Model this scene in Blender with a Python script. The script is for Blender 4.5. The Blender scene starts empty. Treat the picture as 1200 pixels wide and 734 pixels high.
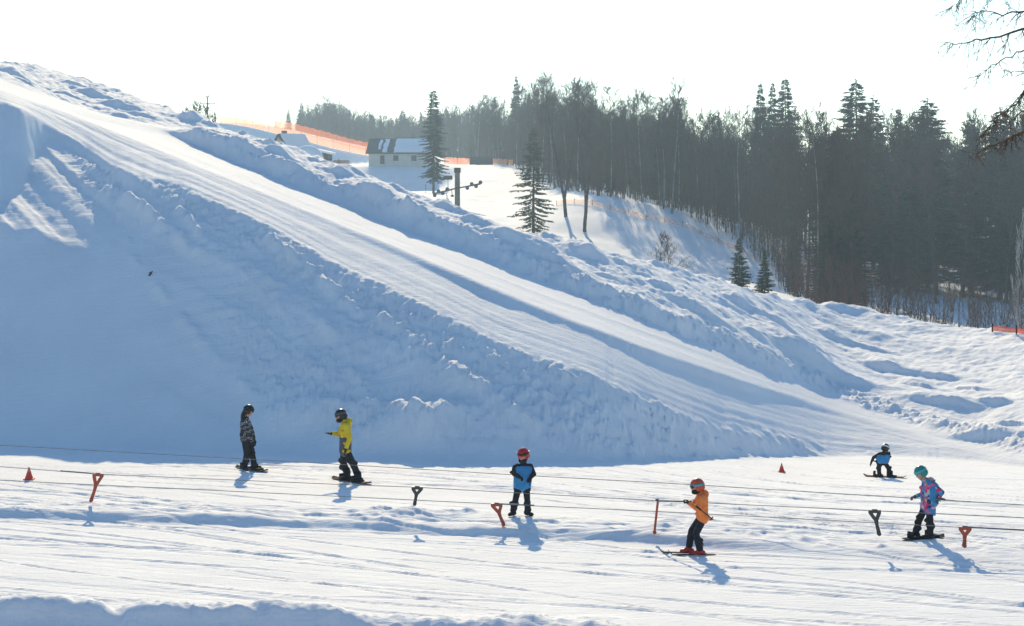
import bpy, bmesh, math, random
import numpy as np
from mathutils import Vector, Matrix

random.seed(7)
RNG = np.random.RandomState(11)
S = bpy.context.scene
COL = S.collection
F = 2400.0        # focal length in photo pixels (photo 1200 wide)
HOR = 225.0       # horizon row of the photo
CH = 7.0          # camera height above the flat ground
SUN_EL = 27.0
SUN_AZ = -4.0     # degrees, negative = left of straight ahead (+Y)

# ------------------------------------------------------------------ helpers
def nodes(name):
    m = bpy.data.materials.new(name); m.use_nodes = True
    nt = m.node_tree
    return m, nt, nt.nodes['Principled BSDF']

def simple_mat(name, col, rough=0.7, col2=None, scale=8.0, bump=0.0, metal=0.0, spec=0.3, detail=4.0):
    m, nt, b = nodes(name)
    b.inputs['Roughness'].default_value = rough
    b.inputs['Metallic'].default_value = metal
    b.inputs['Specular IOR Level'].default_value = spec
    tc = nt.nodes.new('ShaderNodeTexCoord')
    n = nt.nodes.new('ShaderNodeTexNoise'); n.inputs['Scale'].default_value = scale
    n.inputs['Detail'].default_value = detail
    nt.links.new(tc.outputs['Object'], n.inputs['Vector'])
    r = nt.nodes.new('ShaderNodeValToRGB')
    c2 = col2 if col2 else tuple(c * 0.72 for c in col)
    r.color_ramp.elements[0].position = 0.35; r.color_ramp.elements[0].color = (*c2, 1)
    r.color_ramp.elements[1].position = 0.65; r.color_ramp.elements[1].color = (*col, 1)
    nt.links.new(n.outputs['Fac'], r.inputs['Fac'])
    nt.links.new(r.outputs['Color'], b.inputs['Base Color'])
    if bump:
        bp = nt.nodes.new('ShaderNodeBump'); bp.inputs['Strength'].default_value = bump
        bp.inputs['Distance'].default_value = 0.05
        nt.links.new(n.outputs['Fac'], bp.inputs['Height'])
        nt.links.new(bp.outputs['Normal'], b.inputs['Normal'])
    return m

def link_mesh(name, verts, faces, mat, parent=None, loc=(0, 0, 0), smooth=False):
    me = bpy.data.meshes.new(name)
    me.from_pydata([tuple(v) for v in verts], [], [tuple(f) for f in faces])
    if smooth:
        me.polygons.foreach_set('use_smooth', [True] * len(me.polygons))
    me.update()
    o = bpy.data.objects.new(name, me)
    if mat: me.materials.append(mat)
    COL.objects.link(o)
    o.location = loc
    if parent: o.parent = parent
    return o

def empty(name, loc=(0, 0, 0), rz=0.0):
    e = bpy.data.objects.new(name, None); COL.objects.link(e)
    e.empty_display_size = 0.2
    e.location = loc; e.rotation_euler = (0, 0, rz)
    return e

def tag(o, label=None, cat=None, group=None, kind=None):
    if label: o['label'] = label
    if cat: o['category'] = cat
    if group: o['group'] = group
    if kind: o['kind'] = kind
    return o

class MB:
    """collects simple shapes, then links them as one mesh object"""
    def __init__(s): s.v = []; s.f = []; s.mi = []
    def add(s, v, f, mi=0):
        n = len(s.v); s.v += [tuple(p) for p in v]
        s.f += [tuple(i + n for i in q) for q in f]; s.mi += [mi] * len(f)
    def box(s, c, size, rot=None, mi=0, taper=1.0):
        hx, hy, hz = size[0] / 2, size[1] / 2, size[2] / 2
        P = [Vector((x * hx * (taper if z > 0 else 1), y * hy * (taper if z > 0 else 1), z * hz)) for z in (-1, 1) for y in (-1, 1) for x in (-1, 1)]
        if rot is not None: P = [rot @ p for p in P]
        P = [p + Vector(c) for p in P]
        s.add(P, [(0, 2, 3, 1), (4, 5, 7, 6), (0, 1, 5, 4), (2, 6, 7, 3), (0, 4, 6, 2), (1, 3, 7, 5)], mi)
    def tube(s, pts, radii, n=6, cap=True, mi=0):
        pts = [Vector(p) for p in pts]
        if not hasattr(radii, '__len__'): radii = [radii] * len(pts)
        base = len(s.v); rings = []
        for i, p in enumerate(pts):
            a = pts[max(i - 1, 0)]; b = pts[min(i + 1, len(pts) - 1)]
            t = (b - a).normalized() if (b - a).length > 1e-9 else Vector((0, 0, 1))
            u = t.cross(Vector((0, 0, 1)))
            if u.length < 0.05: u = t.cross(Vector((1, 0, 0)))
            u.normalize(); w = t.cross(u).normalized()
            for k in range(n):
                an = 2 * math.pi * k / n
                s.v.append(tuple(p + (u * math.cos(an) + w * math.sin(an)) * radii[i]))
        for i in range(len(pts) - 1):
            for k in range(n):
                a = base + i * n + k; b = base + i * n + (k + 1) % n
                s.f.append((a, b, b + n, a + n)); s.mi.append(mi)
        if cap:
            s.f.append(tuple(base + k for k in reversed(range(n)))); s.mi.append(mi)
            e = base + (len(pts) - 1) * n
            s.f.append(tuple(e + k for k in range(n))); s.mi.append(mi)
    def build(s, name, mat, parent=None, loc=(0, 0, 0), smooth=False):
        mats = mat if isinstance(mat, (list, tuple)) else [mat]
        o = link_mesh(name, s.v, s.f, None, parent, loc, smooth)
        for m in mats: o.data.materials.append(m)
        if len(mats) > 1: o.data.polygons.foreach_set('material_index', s.mi)
        return o

# ------------------------------------------------------------------ noise (numpy)
_T = RNG.rand(512, 512)
def vnoise(x, y, seed=0):
    x = np.asarray(x, float) + seed * 37.17; y = np.asarray(y, float) + seed * 91.7
    xi = np.floor(x).astype(int); yi = np.floor(y).astype(int)
    fx = x - xi; fy = y - yi
    fx = fx * fx * fx * (fx * (fx * 6 - 15) + 10); fy = fy * fy * fy * (fy * (fy * 6 - 15) + 10)
    a = _T[yi % 512, xi % 512]; b = _T[yi % 512, (xi + 1) % 512]
    c = _T[(yi + 1) % 512, xi % 512]; d = _T[(yi + 1) % 512, (xi + 1) % 512]
    return (a + (b - a) * fx) * (1 - fy) + (c + (d - c) * fx) * fy * 1.0 - 0.5
def fbm(x, y, oct=4, seed=0, gain=0.5):
    s = 0; a = 1.0
    for o in range(oct):
        s = s + a * vnoise(x, y, seed + o * 3); a *= gain; x = np.asarray(x) * 2.03; y = np.asarray(y) * 2.03
    return s
def sstep(a, b, x):
    t = np.clip((x - a) / (b - a), 0, 1); return t * t * (3 - 2 * t)
def gsmooth(a, sig, axis=0):
    r = int(max(1, 3 * sig)); k = np.exp(-0.5 * (np.arange(-r, r + 1) / sig) ** 2); k /= k.sum()
    p = [(0, 0)] * a.ndim; p[axis] = (r, r)
    ap = np.pad(a, p, mode='edge'); out = np.zeros_like(a)
    for i, w in enumerate(k):
        sl = [slice(None)] * a.ndim; sl[axis] = slice(i, i + a.shape[axis]); out += w * ap[tuple(sl)]
    return out
# ------------------------------------------------------------------ terrain: a height field over (column, depth)
PX = np.concatenate([np.arange(-420, -30, 6.0), np.arange(-30, 1230, 1.3), np.arange(1230, 1621, 6.0)])
YR = np.concatenate([np.linspace(2, 29, 45, endpoint=False), np.arange(29, 36, 0.07), np.arange(36, 48, 0.06), np.arange(48, 100, 0.09), np.arange(100, 140.1, 0.3)])
NC, NR = len(PX), len(YR)

def crv(pts, sm=9.0):
    p = np.array(pts, float)
    full = np.arange(-460, 1661, 1.0)
    y = np.interp(full, p[:, 0], p[:, 1])
    # linear continuation outside the photo
    y = gsmooth(y, sm)
    return np.interp(PX, full, y)
def jit(amp, scale, seed):
    return amp * 2 * fbm(PX / scale, PX * 0 + 3.3, 4, seed, 0.62)

cC = crv([(-460, 500), (0, 520), (200, 526), (400, 535), (500, 540), (600, 541), (700, 541), (760, 539), (850, 536), (960, 535), (1050, 535), (1137, 540), (1200, 548), (1660, 600)])
cD = crv([(-460, 20), (-100, 100), (0, 120), (20, 126), (43, 137), (70, 155), (100, 172), (127, 193), (177, 213), (217, 221), (253, 237), (283, 250), (333, 273), (353, 285), (400, 313), (450, 335), (480, 348), (547, 382), (587, 403), (633, 420), (700, 440), (733, 457), (800, 485), (857, 505), (900, 515), (940, 527), (970, 533), (1050, 534), (1137, 538), (1200, 546), (1660, 598)], 4)
cS = crv([(-460, 0), (-100, 75), (0, 108), (60, 126), (110, 147), (160, 167), (233, 200), (333, 243), (397, 272), (443, 293), (533, 335), (560, 352), (597, 366), (643, 378), (687, 393), (797, 442), (867, 462), (940, 478), (1000, 492), (1087, 517), (1137, 531), (1200, 540), (1660, 590)], 6)
cE = crv([(-460, -3), (-100, 73), (0, 106), (60, 124), (110, 145), (160, 164.5), (233, 196), (333, 237), (397, 264), (457, 288), (557, 330), (647, 367), (713, 392), (797, 423), (917, 462), (1000, 489), (1087, 515), (1137, 529.5), (1200, 538.5), (1660, 588)], 6)
cB = crv([(-460, -6), (-100, 70), (0, 103), (110, 141), (180, 158), (207, 164), (233, 179), (283, 203), (333, 227), (397, 253), (477, 285), (533, 307), (567, 318), (620, 338), (647, 348), (687, 360), (733, 377), (797, 402), (840, 420), (877, 438), (917, 453), (1000, 482), (1067, 502), (1100, 512), (1197, 532), (1660, 580)], 6)
cF = crv([(-460, -12), (-100, 62), (0, 95), (110, 134), (180, 148), (213, 155), (260, 172), (300, 184), (367, 206), (400, 217), (467, 241), (527, 258), (560, 273), (617, 299), (650, 313), (700, 332), (753, 352), (797, 372), (843, 389), (883, 408), (950, 438), (1000, 462), (1040, 477), (1100, 496), (1200, 519), (1660, 570)], 6)
cG = crv([(-460, 30), (-100, 52), (0, 72), (27, 73), (53, 78), (83, 87), (130, 102), (167, 116), (197, 127), (213, 133), (253, 147), (300, 161), (330, 171), (365, 182), (408, 199), (434, 210), (465, 221), (517, 236), (543, 242), (580, 257), (620, 273), (667, 281), (693, 290), (733, 300), (800, 317), (843, 328), (910, 345), (967, 358), (1033, 371), (1100, 381), (1197, 392), (1660, 440)], 4) + jit(1.0, 9, 5)
# the lit shelf low on the left lobe
wM = 1 - sstep(85, 190, PX)
cM1 = crv([(-460, 210), (-100, 236), (0, 240), (28, 222), (42, 180), (55, 162), (75, 168), (100, 178), (130, 202), (160, 222), (1660, 600)], 5)
cM2 = crv([(-460, 270), (-100, 270), (0, 264), (50, 272), (100, 285), (150, 296), (180, 300), (1660, 600)], 8)
cM1 = np.maximum(cM1, cD + 2); cM2 = np.maximum(cM2, cM1 + 1)
flk = 33.0 - 3.6 * np.exp(-((PX - 430) / 110) ** 2)
# order guard
XC = (PX - 600) / F * 60
cS = cE + .62 * (cS - cE)
cS = np.minimum(cS, cD - 1); cE = np.minimum(cE, cS - 0.6); cB = np.minimum(cB, cE - 0.6)
cK = cB + 0.35 * (cF - cB)
cG = np.minimum(cG, cF - 4)

T = lambda deg: np.tan(np.radians(deg))
def solve(d0, z0, yp, tn):
    """depth where a plane rising at slope tn from (d0,z0) reaches photo row yp"""
    k = (HOR - yp) / F
    return (CH - z0 + tn * d0) / np.maximum(tn - k, 0.02)
P = [(2.0, 5.3), (8.0, 4.75), (20.0, 2.3), (30.6, 0.0)]
D = [np.full(NC, a) for a, b in P]; Z = [np.full(NC, b) for a, b in P]
plip = crv([(-460, 586), (0, 597), (400, 610), (533, 617), (733, 624), (833, 633), (1200, 652), (1660, 676)], 20)
LIPH = 0.16 * (1 - 0.45 * sstep(800, 1000, PX))
dLip = (CH - LIPH) * F / (plip - HOR)
dLip_face = dLip - 0.12 - 0.5 * sstep(800, 1000, PX)
D.append(dLip_face); Z.append(np.zeros(NC))
D.append(dLip); Z.append(LIPH)
dq = dLip + 3.2
sb = -T(3.4) * sstep(560, 1000, PX)
D.append(dq); Z.append(LIPH)
def seg(yp, tn):
    d = solve(D[-1], Z[-1], yp, tn)
    d = np.maximum(d, D[-1] + 0.03)
    z = CH + (HOR - yp) / F * d
    D.append(d); Z.append(z)
seg(cC, sb); iC = len(D) - 1
seg(cM2, T(flk)); 
seg(cM1, T(flk * (1 - wM) + 20.5 * wM))
seg(cD, T(flk * (1 - wM) + 37.0 * wM)); iD = len(D) - 1
seg(cS, T(14.5 - 3.5 * sstep(850, 1000, PX))); iS = len(D) - 1
seg(cE, T(9 + 35 * sstep(100, 420, PX))); iE = len(D) - 1
seg(cB, T(5.5 + 0 * PX)); iB = len(D) - 1
wF = sstep(180, 250, PX)
seg(cK, T(9 - 3 * wF)); 
seg(cF, T(9 + 33 * wF * (1 - .93 * sstep(800, 1040, PX)))); iF = len(D) - 1
seg(cG, T(7.5 + 0 * PX)); iG = len(D) - 1
D.append(D[iG] + 25); Z.append(Z[iG] - 25 * T(13))
D.append(D[iG] + 70); Z.append(Z[iG] - 25 * T(13) - 45 * T(6))
D = np.array(D); Z = np.array(Z)
for i in range(4, len(D)):
    sg = 6 if i <= iD else 18
    D[i] = gsmooth(D[i], sg); Z[i] = gsmooth(Z[i], sg)
DS = D.copy()
e = 0.4 * 2 * fbm(XC * 0.9, XC * 0 + 1.7, 4, 1, .6); D[iD] += e; Z[iD] += e * 0.16
e = 0.18 * 2 * fbm(XC * 0.6, XC * 0 + 5.7, 4, 2, .6) * sstep(350, 600, PX) * (PX < 950); D[iE] += e; Z[iE] += e * 0.1
e = 0.35 * 2 * fbm(XC * 0.7, XC * 0 + 9.7, 4, 4, .6) * sstep(200, 280, PX); D[iF] += e; Z[iF] += e * 0.12
for i in range(1, len(D)): D[i] = np.maximum(D[i], D[i - 1] + 0.02)
for i in (iC, iD, iS, iE, iB, iF, iG):
    j = [int(np.argmin(abs(PX - q))) for q in (0, 200, 400, 600, 800, 1000, 1200)]
    print('curve', i, 'd', np.round(D[i][j], 1), 'z', np.round(Z[i][j], 1))
ZN = np.zeros((NR, NC))
for c in range(NC):
    ZN[:, c] = np.interp(YR, D[:, c], Z[:, c])
ZN = gsmooth(ZN, 1.8, 0)
XX = ((PX - 600) / F)[None, :] * YR[:, None]; YY = np.repeat(YR[:, None], NC, 1); PP = np.repeat(PX[None, :], NR, 0)

def zone(a, b, soft=0.5):          # weight between two depth curves
    return sstep(-soft, soft, YY - a[None, :]) * (1 - sstep(-soft, soft, YY - b[None, :]))
base = ZN.copy()
# --- foreground bank of ploughed snow, nearest the camera
hb = np.interp(PP, [-460, 0, 120, 380, 430, 560, 700, 760, 1660], [0.50, 0.46, 0.44, 0.36, 0.17, 0.15, 0.10, 0.0, 0.0])
hb = hb + np.interp(PP, [95, 118, 134, 150, 175], [0, -.03, -0.15, -0.09, 0])
hb = np.maximum(hb + (0.09 * fbm(XX * 1.7, YY * 1.7, 4, 21)) * sstep(.0, .12, hb), 0)
s = YY - 33.0 - 0.12 * fbm(XX * 1.2, YY * 0, 2, 22)
prof = np.where(s < 0, np.exp(-(s / 0.42) ** 4 * 1.0), np.exp(-(s / 0.55) ** 2))
ZN += hb * prof + (0.05 * fbm(XX * 4, YY * 4, 3, 24) + .03 * fbm(XX * 9, YY * 7, 2, 25)) * sstep(.0, .15, hb) * np.exp(-(s / 0.8) ** 2)
# --- flat ground: tracks along the lift, lumps by the lip
flat = sstep(31, 33.5, YY) * (1 - sstep(-1.5, 0.5, YY - D[iC][None, :]))
nn = YY + 0.42 * XX; tt = XX - 0.42 * YY
tr = 0.007 * fbm(nn * 1.1, tt * 0.05, 3, 31) + 0.007 * vnoise(nn * 5.5, tt * .12, 32) + 0.005 * vnoise(nn * 8, tt * .3, 34) + 0.008 * vnoise(nn * 2.2, tt * 0.06, 33)
ridge = np.abs(vnoise(nn * 1.9, tt * 0.045, 36)); tr += -0.035 * np.exp(-(ridge / 0.05) ** 2) * sstep(-0.15, 0.2, vnoise(nn * 0.7, tt * 0.22, 38))
tr += 0.014 * fbm(XX * 2.2, YY * 2.2, 4, 40)
ZN += 0.62 * tr * flat
rk_ = random.Random(77)
for i_ in range(90):      # single ski and board cuts wandering along and across the flat
    y0 = rk_.uniform(33.5, 53); x0 = rk_.uniform(-12, 12); sl0 = rk_.choice([-.42, -.42, -.36, -.5, -.2, -.75]) + rk_.gauss(0, .05); cv = rk_.gauss(0, .02); ln = rk_.uniform(3, 9)
    yl = y0 + sl0 * (XX - x0) + cv * (XX - x0) ** 2; dl = YY - yl; wl_ = rk_.uniform(.035, .065)
    m_ = (np.abs(XX - x0) < ln) & (np.abs(dl) < .5) & (flat > .5)
    e_ = sstep(ln, ln * .6, np.abs(XX[m_] - x0))
    ZN[m_] += e_ * (-.022 * np.exp(-(dl[m_] / wl_) ** 2) + .013 * np.exp(-((dl[m_] - 2.0 * wl_) / wl_) ** 2)) * (1 + vnoise(XX[m_] * 3, YY[m_], i_))
ns = YY - dLip[None, :]
lipw = np.exp(-((ns - 0.9) / 1.0) ** 2)
ZN += lipw * (0.06 * np.abs(fbm(XX * 1.5, YY * 2.2, 3, 41)) + 0.04 * fbm(nn * 3.0, tt * 0.7, 3, 43)) 
ZN += np.exp(-((ns - 0.1) / 0.35) ** 2) * 0.06 * fbm(tt * 0.8, tt * 0, 3, 44)
# trodden patch by the middle of the lip
for (qx, qy, rx, rh) in [(455, 604, 0.9, .16), (470, 611, .7, .14), (520, 606, 0.8, .12), (500, 612, .5, -.12), (540, 604, .4, .1), (795, 616, 0.5, .16), (790, 622, .5, .12), (870, 628, .6, .1), (97, 632, .10, .05), (1035, 641, .14, .12), (930, 634, .6, .08), (640, 613, .8, .06)]:
    yq = (CH - .1) * F / (qy - HOR); xq = (qx - 600) / F * yq
    r2 = ((XX - xq) / rx) ** 2 + ((YY - yq) / (rx * .55)) ** 2
    m = r2 < 9
    ZN[m] += .55 * rh * np.exp(-r2[m]) * (1 + 1.2 * fbm(XX[m] * 4, YY[m] * 4, 2, 45))
# --- flank of the hill
fl = zone(D[iC] + 0.4, D[iD], 0.7)
lumpy = np.interp(PP, [-460, 60, 110, 200, 340, 600, 1000, 1660], [0.1, 0.12, 0.8, 1.0, 0.9, 0.9, 1.0, 0.5])
frac = (YY - D[iC][None, :]) / np.maximum(D[iD] - D[iC], 0.3)[None, :]
smoothleft = sstep(0, 60, PP - (165 + 130 * (1 - frac)))      # the smooth bowl on the left
wl = fl * lumpy * np.where(PP < 60, 0.2, 1) * np.clip(smoothleft + 0.8 * sstep(60, 95, PP) * sstep(.62, .78, frac), 0, 1)
ch = fbm(XX * 1.0, YY * 1.5, 4, 51, 0.6); ch2 = fbm(XX * 2.3, YY * 3.0, 3, 52, 0.6); ch3 = fbm(XX * 4.6, YY * 5.5, 2, 53)
q = .65 * YY + .58 * XX
band = sstep(-.10, .22, fbm(q * .42, XX * .03, 2, 55)) * .8 + .2
ch4 = fbm(XX * 5.5, YY * 6.5, 2, 56)
ZN += wl * (0.03 * sstep(-.08, .16, ch) + band * 0.055 * sstep(.08, .17, ch2) * sstep(-.1, .2, ch) + band * 0.05 * sstep(.12, .2, ch3) + band * .055 * sstep(.2, .26, ch4) + 0.03 * fbm(XX * 4.6, YY * 5.0, 3, 54))
wr = sstep(-.2, .35, fbm(XX * .35, YY * .5, 3, 57))
ZN += wl * wr * band * 0.10 * np.maximum(fbm(XX * 3.1, YY * 3.6, 2, 58), 0)
# swept ridges running down the flank, parallel to the piste
ZN += fl * sstep(120, 240, PP) * (0.17 * fbm(q * 0.5, XX * 0.04, 2, 60) + 0.11 * vnoise(q * 1.5, XX * 0.06, 62) + .06 * vnoise(q * 3.6, XX * .07, 63))
# grooves in the lit shelf of the left lobe
gl = zone(D[iC + 1] - .3, D[iD], 0.8) * (1 - sstep(95, 170, PP))
qq = XX * 0.92 + YY * 0.55
ZN += gl * (0.24 * vnoise(qq * 1.5, (YY - XX) * 0.05, 64) + 0.15 * vnoise(qq * 3.4, (YY - XX) * .07, 66) + 0.05 * fbm(XX * 1.8, YY * 1.8, 3, 67))
# ribs pressed by the groomer's belts, and windrows of shoved snow that catch the sun
rb_m = fl * sstep(130, 240, PP) * sstep(-.05, .15, vnoise(q * .55, XX * .04, 164))
ZN += rb_m * .011 * np.sin(YY * 2 * np.pi / .48 + 3 * vnoise(XX * .5, YY * .2, 165)) * (.4 + sstep(-.2, .3, vnoise(XX * .6, YY * .8, 166)))
def windrow(pts, w, h, seed):
    W = []
    for (qx, qy) in pts:
        c = int(np.argmin(abs(PX - qx))); rows = HOR + (CH - base[:, c]) * F / YR
        k = np.where((rows <= qy) & (YR > D[iC][c] - 1))[0]
        if len(k): W.append(((qx - 600) / F * YR[k[0]], YR[k[0]]))
    W = np.array(W); best = np.full(XX.shape, 1e9)
    for (x0, y0), (x1, y1) in zip(W[:-1], W[1:]):
        L2 = (x1 - x0) ** 2 + (y1 - y0) ** 2
        t = np.clip(((XX - x0) * (x1 - x0) + (YY - y0) * (y1 - y0)) / L2, 0, 1)
        best = np.minimum(best, np.hypot(XX - x0 - t * (x1 - x0), YY - y0 - t * (y1 - y0)))
    nz = np.clip(.55 + 1.3 * fbm(XX * 1.4, YY * 1.4, 3, seed), 0, 1.5)
    return h * nz * np.exp(-(best / w) ** 2)
ZN += fl * (windrow([(120, 222), (140, 234), (170, 251), (205, 284), (240, 314)], .20, .30, 170) + windrow([(200, 232), (222, 262), (248, 300)], .18, .2, 171)
    + windrow([(150, 286), (166, 322), (195, 362), (240, 412), (300, 476)], .2, .15, 172) + windrow([(318, 284), (345, 306), (372, 330), (420, 372)], .2, .24, 173)
    + windrow([(366, 380), (388, 396), (404, 410)], .18, .3, 174) + windrow([(300, 330), (360, 400), (430, 462), (520, 530)], .26, .18, 175) + windrow([(450, 380), (540, 450), (620, 505)], .26, .18, 176))
# broad soft undulation of the bowl
ZN += fl * 0.18 * vnoise(XX * .18, YY * .22, 68)
# debris along the flank foot (right) and along the crest edge
deb = np.exp(-((YY - D[iC][None, :] - 0.3) / 0.8) ** 2) * sstep(640, 760, PP) * (1 - sstep(940, 980, PP))
ZN += deb * 0.30 * np.maximum(fbm(XX * 2.1, YY * 2.4, 4, 71) + 0.1, 0)
# sunlit drift near the flank foot
for (qx, qy, rx, ry, rh) in [(352, 494, 1.2, .5, .32), (490, 503, 1.6, .6, 0.38), (425, 492, .5, .4, .25)]:
    c = int(np.argmin(abs(PX - qx))); dd = D[iC][c] + (D[iD][c] - D[iC][c]) * (cC[c] - qy) / (cC[c] - cD[c])
    xq = (qx - 600) / F * dd
    r2 = ((XX - xq) / rx) ** 2 + ((YY - dd) / ry) ** 2
    ZN += rh * np.exp(-r2 ** 1.5) * (1 + .25 * fbm(XX * 3, YY * 3, 2, 73))
# --- piste: groomer corduroy and ruts along its length
ps = zone(D[iD], D[iS], 0.3)
fr = (YY - DS[iD][None, :]) / np.maximum(DS[iS] - DS[iD], 0.5)[None, :]
wd = np.maximum(DS[iS] - DS[iD], 0.5)[None, :]
ZN += ps * (0.05 * fbm(fr * 6 + 0.02 * XX, XX * 0.03, 3, 81) + 0.022 * vnoise(fr * wd * 3.2, XX * .06, 83) + 0.02 * fbm(XX * 1.1, YY * 1.1, 4, 84))
ps2 = zone(D[iE], D[iB], 0.3); fr2 = (YY - DS[iE][None, :])
ZN += ps2 * (0.03 * fbm(fr2 * 1.2, XX * 0.05, 3, 85) + 0.015 * fbm(XX * 1.3, YY * 1.3, 3, 86))
# --- chunky edge of the big bank and mogul field beyond
bk = np.exp(-((YY - D[iF][None, :]) / 0.9) ** 2) * wF[None, :]
ZN += bk * (0.16 * fbm(XX * 1.3, YY * 1.3, 4, 91, .6) + 0.10 * fbm(XX * 3, YY * 3, 3, 93) + .07 * sstep(.08, .2, fbm(XX * 4.5, YY * 4.5, 2, 94)))
mg = sstep(0.2, 2.0, YY - D[iF][None, :]) * (1 - sstep(0, 12, YY - D[iG][None, :]))
ZN += mg * (0.28 * fbm((XX - YY) * .10, (YY + XX) * .26, 3, 95) + 0.10 * fbm(XX * .9 + YY * .3, YY * 1.1, 4, 97) + (0.085 * fbm(XX * 2.6, YY * 2.2, 3, 99) + 0.045 * fbm(XX * 5.5, YY * 4.5, 2, 100)) * (1 - .5 * sstep(800, 1000, PP)) + .05 * fbm((XX + YY * .75) * 1.6, (XX - YY) * .12, 2, 198) * sstep(780, 900, PP))
# the lumps with a shaded side, each a drift or ploughed heap
BL = [(15, 82, 14, 7), (83, 97, 18, 5), (113, 108, 18, 9), (140, 122, 15, 8), (77, 110, 14, 3), (30, 95, 12, 3), (165, 133, 14, 4),
      (227, 137, 16, 7), (237, 160, 24, 13), (250, 152, 14, 4), (283, 168, 28, 11), (307, 166, 20, 8), (329, 182, 15, 8), (325, 192, 18, 4), (367, 189, 12, 4), (350, 200, 12, 3),
      (397, 202, 17, 7), (441, 224, 24, 11), (484, 240, 20, 12), (465, 224, 8, 5), (525, 242, 13, 8), (420, 208, 10, 4),
      (560, 261, 14, 7), (598, 278, 24, 10), (640, 297, 12, 5), (690, 294, 16, 9), (653, 299, 25, 12), (693, 300, 10, 4), (753, 320, 9, 5), (733, 311, 12, 4), (777, 336, 12, 6), (715, 318, 12, 5),
      (823, 358, 26, 13), (863, 349, 15, 9), (910, 378, 21, 8), (933, 403, 28, 19), (987, 436, 26, 14), (1040, 426, 17, 10), (1100, 439, 15, 5), (1107, 466, 22, 14), (1160, 508, 26, 11), (1170, 473, 13, 6), (1077, 449, 12, 6), (980, 391, 16, 5), (960, 415, 12, 6), (1020, 405, 18, 3), (890, 395, 10, 4), (1140, 455, 16, 4), (1190, 500, 14, 6)]
for (qx, qy, rx, ry) in BL:
    c = int(np.argmin(abs(PX - qx)))
    yb = qy + ry * 0.9
    rows = HOR + (CH - base[:, c]) * F / YR
    ok = np.where((rows <= yb) & (YR > D[iE][c]))[0]
    if not len(ok): continue
    dd = YR[ok[0]]
    h = 2.0 * ry * dd / F * 0.62; w = rx * dd / F * 1.35
    kk = float(np.clip((D[iF][min(c + 40, NC - 1)] - D[iF][c - 40]) / (((PX[min(c + 40, NC - 1)] - PX[c - 40])) * dd / F), -1.4, 0)) * 0.8
    x0 = (qx - 600) / F * dd
    h *= (.58 if ry >= 12 else .9); u = XX - x0; v = YY - (dd + h * 0.9) - u * kk
    msk = (np.abs(u) < 3 * w) & (v > -4 * h - 2) & (v < 9 * h + 3)
    uu = u[msk]; vv = v[msk]
    uu2 = uu + 0.5 * w * fbm(XX[msk] / w * .7, YY[msk] / w * .9, 2, int(qx) % 17)
    side = np.exp(-np.abs(uu2 / w) ** 2)
    pr = np.where(vv < 0, 1 - sstep(0, 1.25 * h, -vv), np.exp(-(vv / (3.4 * h + .5)) ** 2))
    ZN[msk] += h * side * pr * (1 + .25 * fbm(XX[msk] * 2.2, YY[msk] * 2.2, 3, 5))
# crest crumbs along the skyline
ZN += np.exp(-((YY - D[iG][None, :]) / 1.5) ** 2) * 0.28 * np.maximum(fbm(XX * 1.2, YY * 1.2, 3, 103), 0)

verts = np.stack([XX, YY, ZN], -1).reshape(-1, 3)
def grid_mesh(name, verts, nr, nc, mat):
    me = bpy.data.meshes.new(name)
    me.vertices.add(len(verts)); me.vertices.foreach_set('co', verts.astype(np.float32).ravel())
    i = np.arange((nr - 1) * nc).reshape(nr - 1, nc)[:, :-1].ravel()
    q = np.stack([i, i + 1, i + 1 + nc, i + nc], -1)
    me.loops.add(q.size); me.loops.foreach_set('vertex_index', q.astype(np.int32).ravel())
    me.polygons.add(len(q)); me.polygons.foreach_set('loop_start', (np.arange(len(q)) * 4).astype(np.int32))
    me.polygons.foreach_set('loop_total', np.full(len(q), 4, np.int32))
    me.polygons.foreach_set('use_smooth', np.ones(len(q), bool))
    me.update(calc_edges=True); me.validate()
    me.materials.append(mat)
    o = bpy.data.objects.new(name, me); COL.objects.link(o)
    return o

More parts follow.
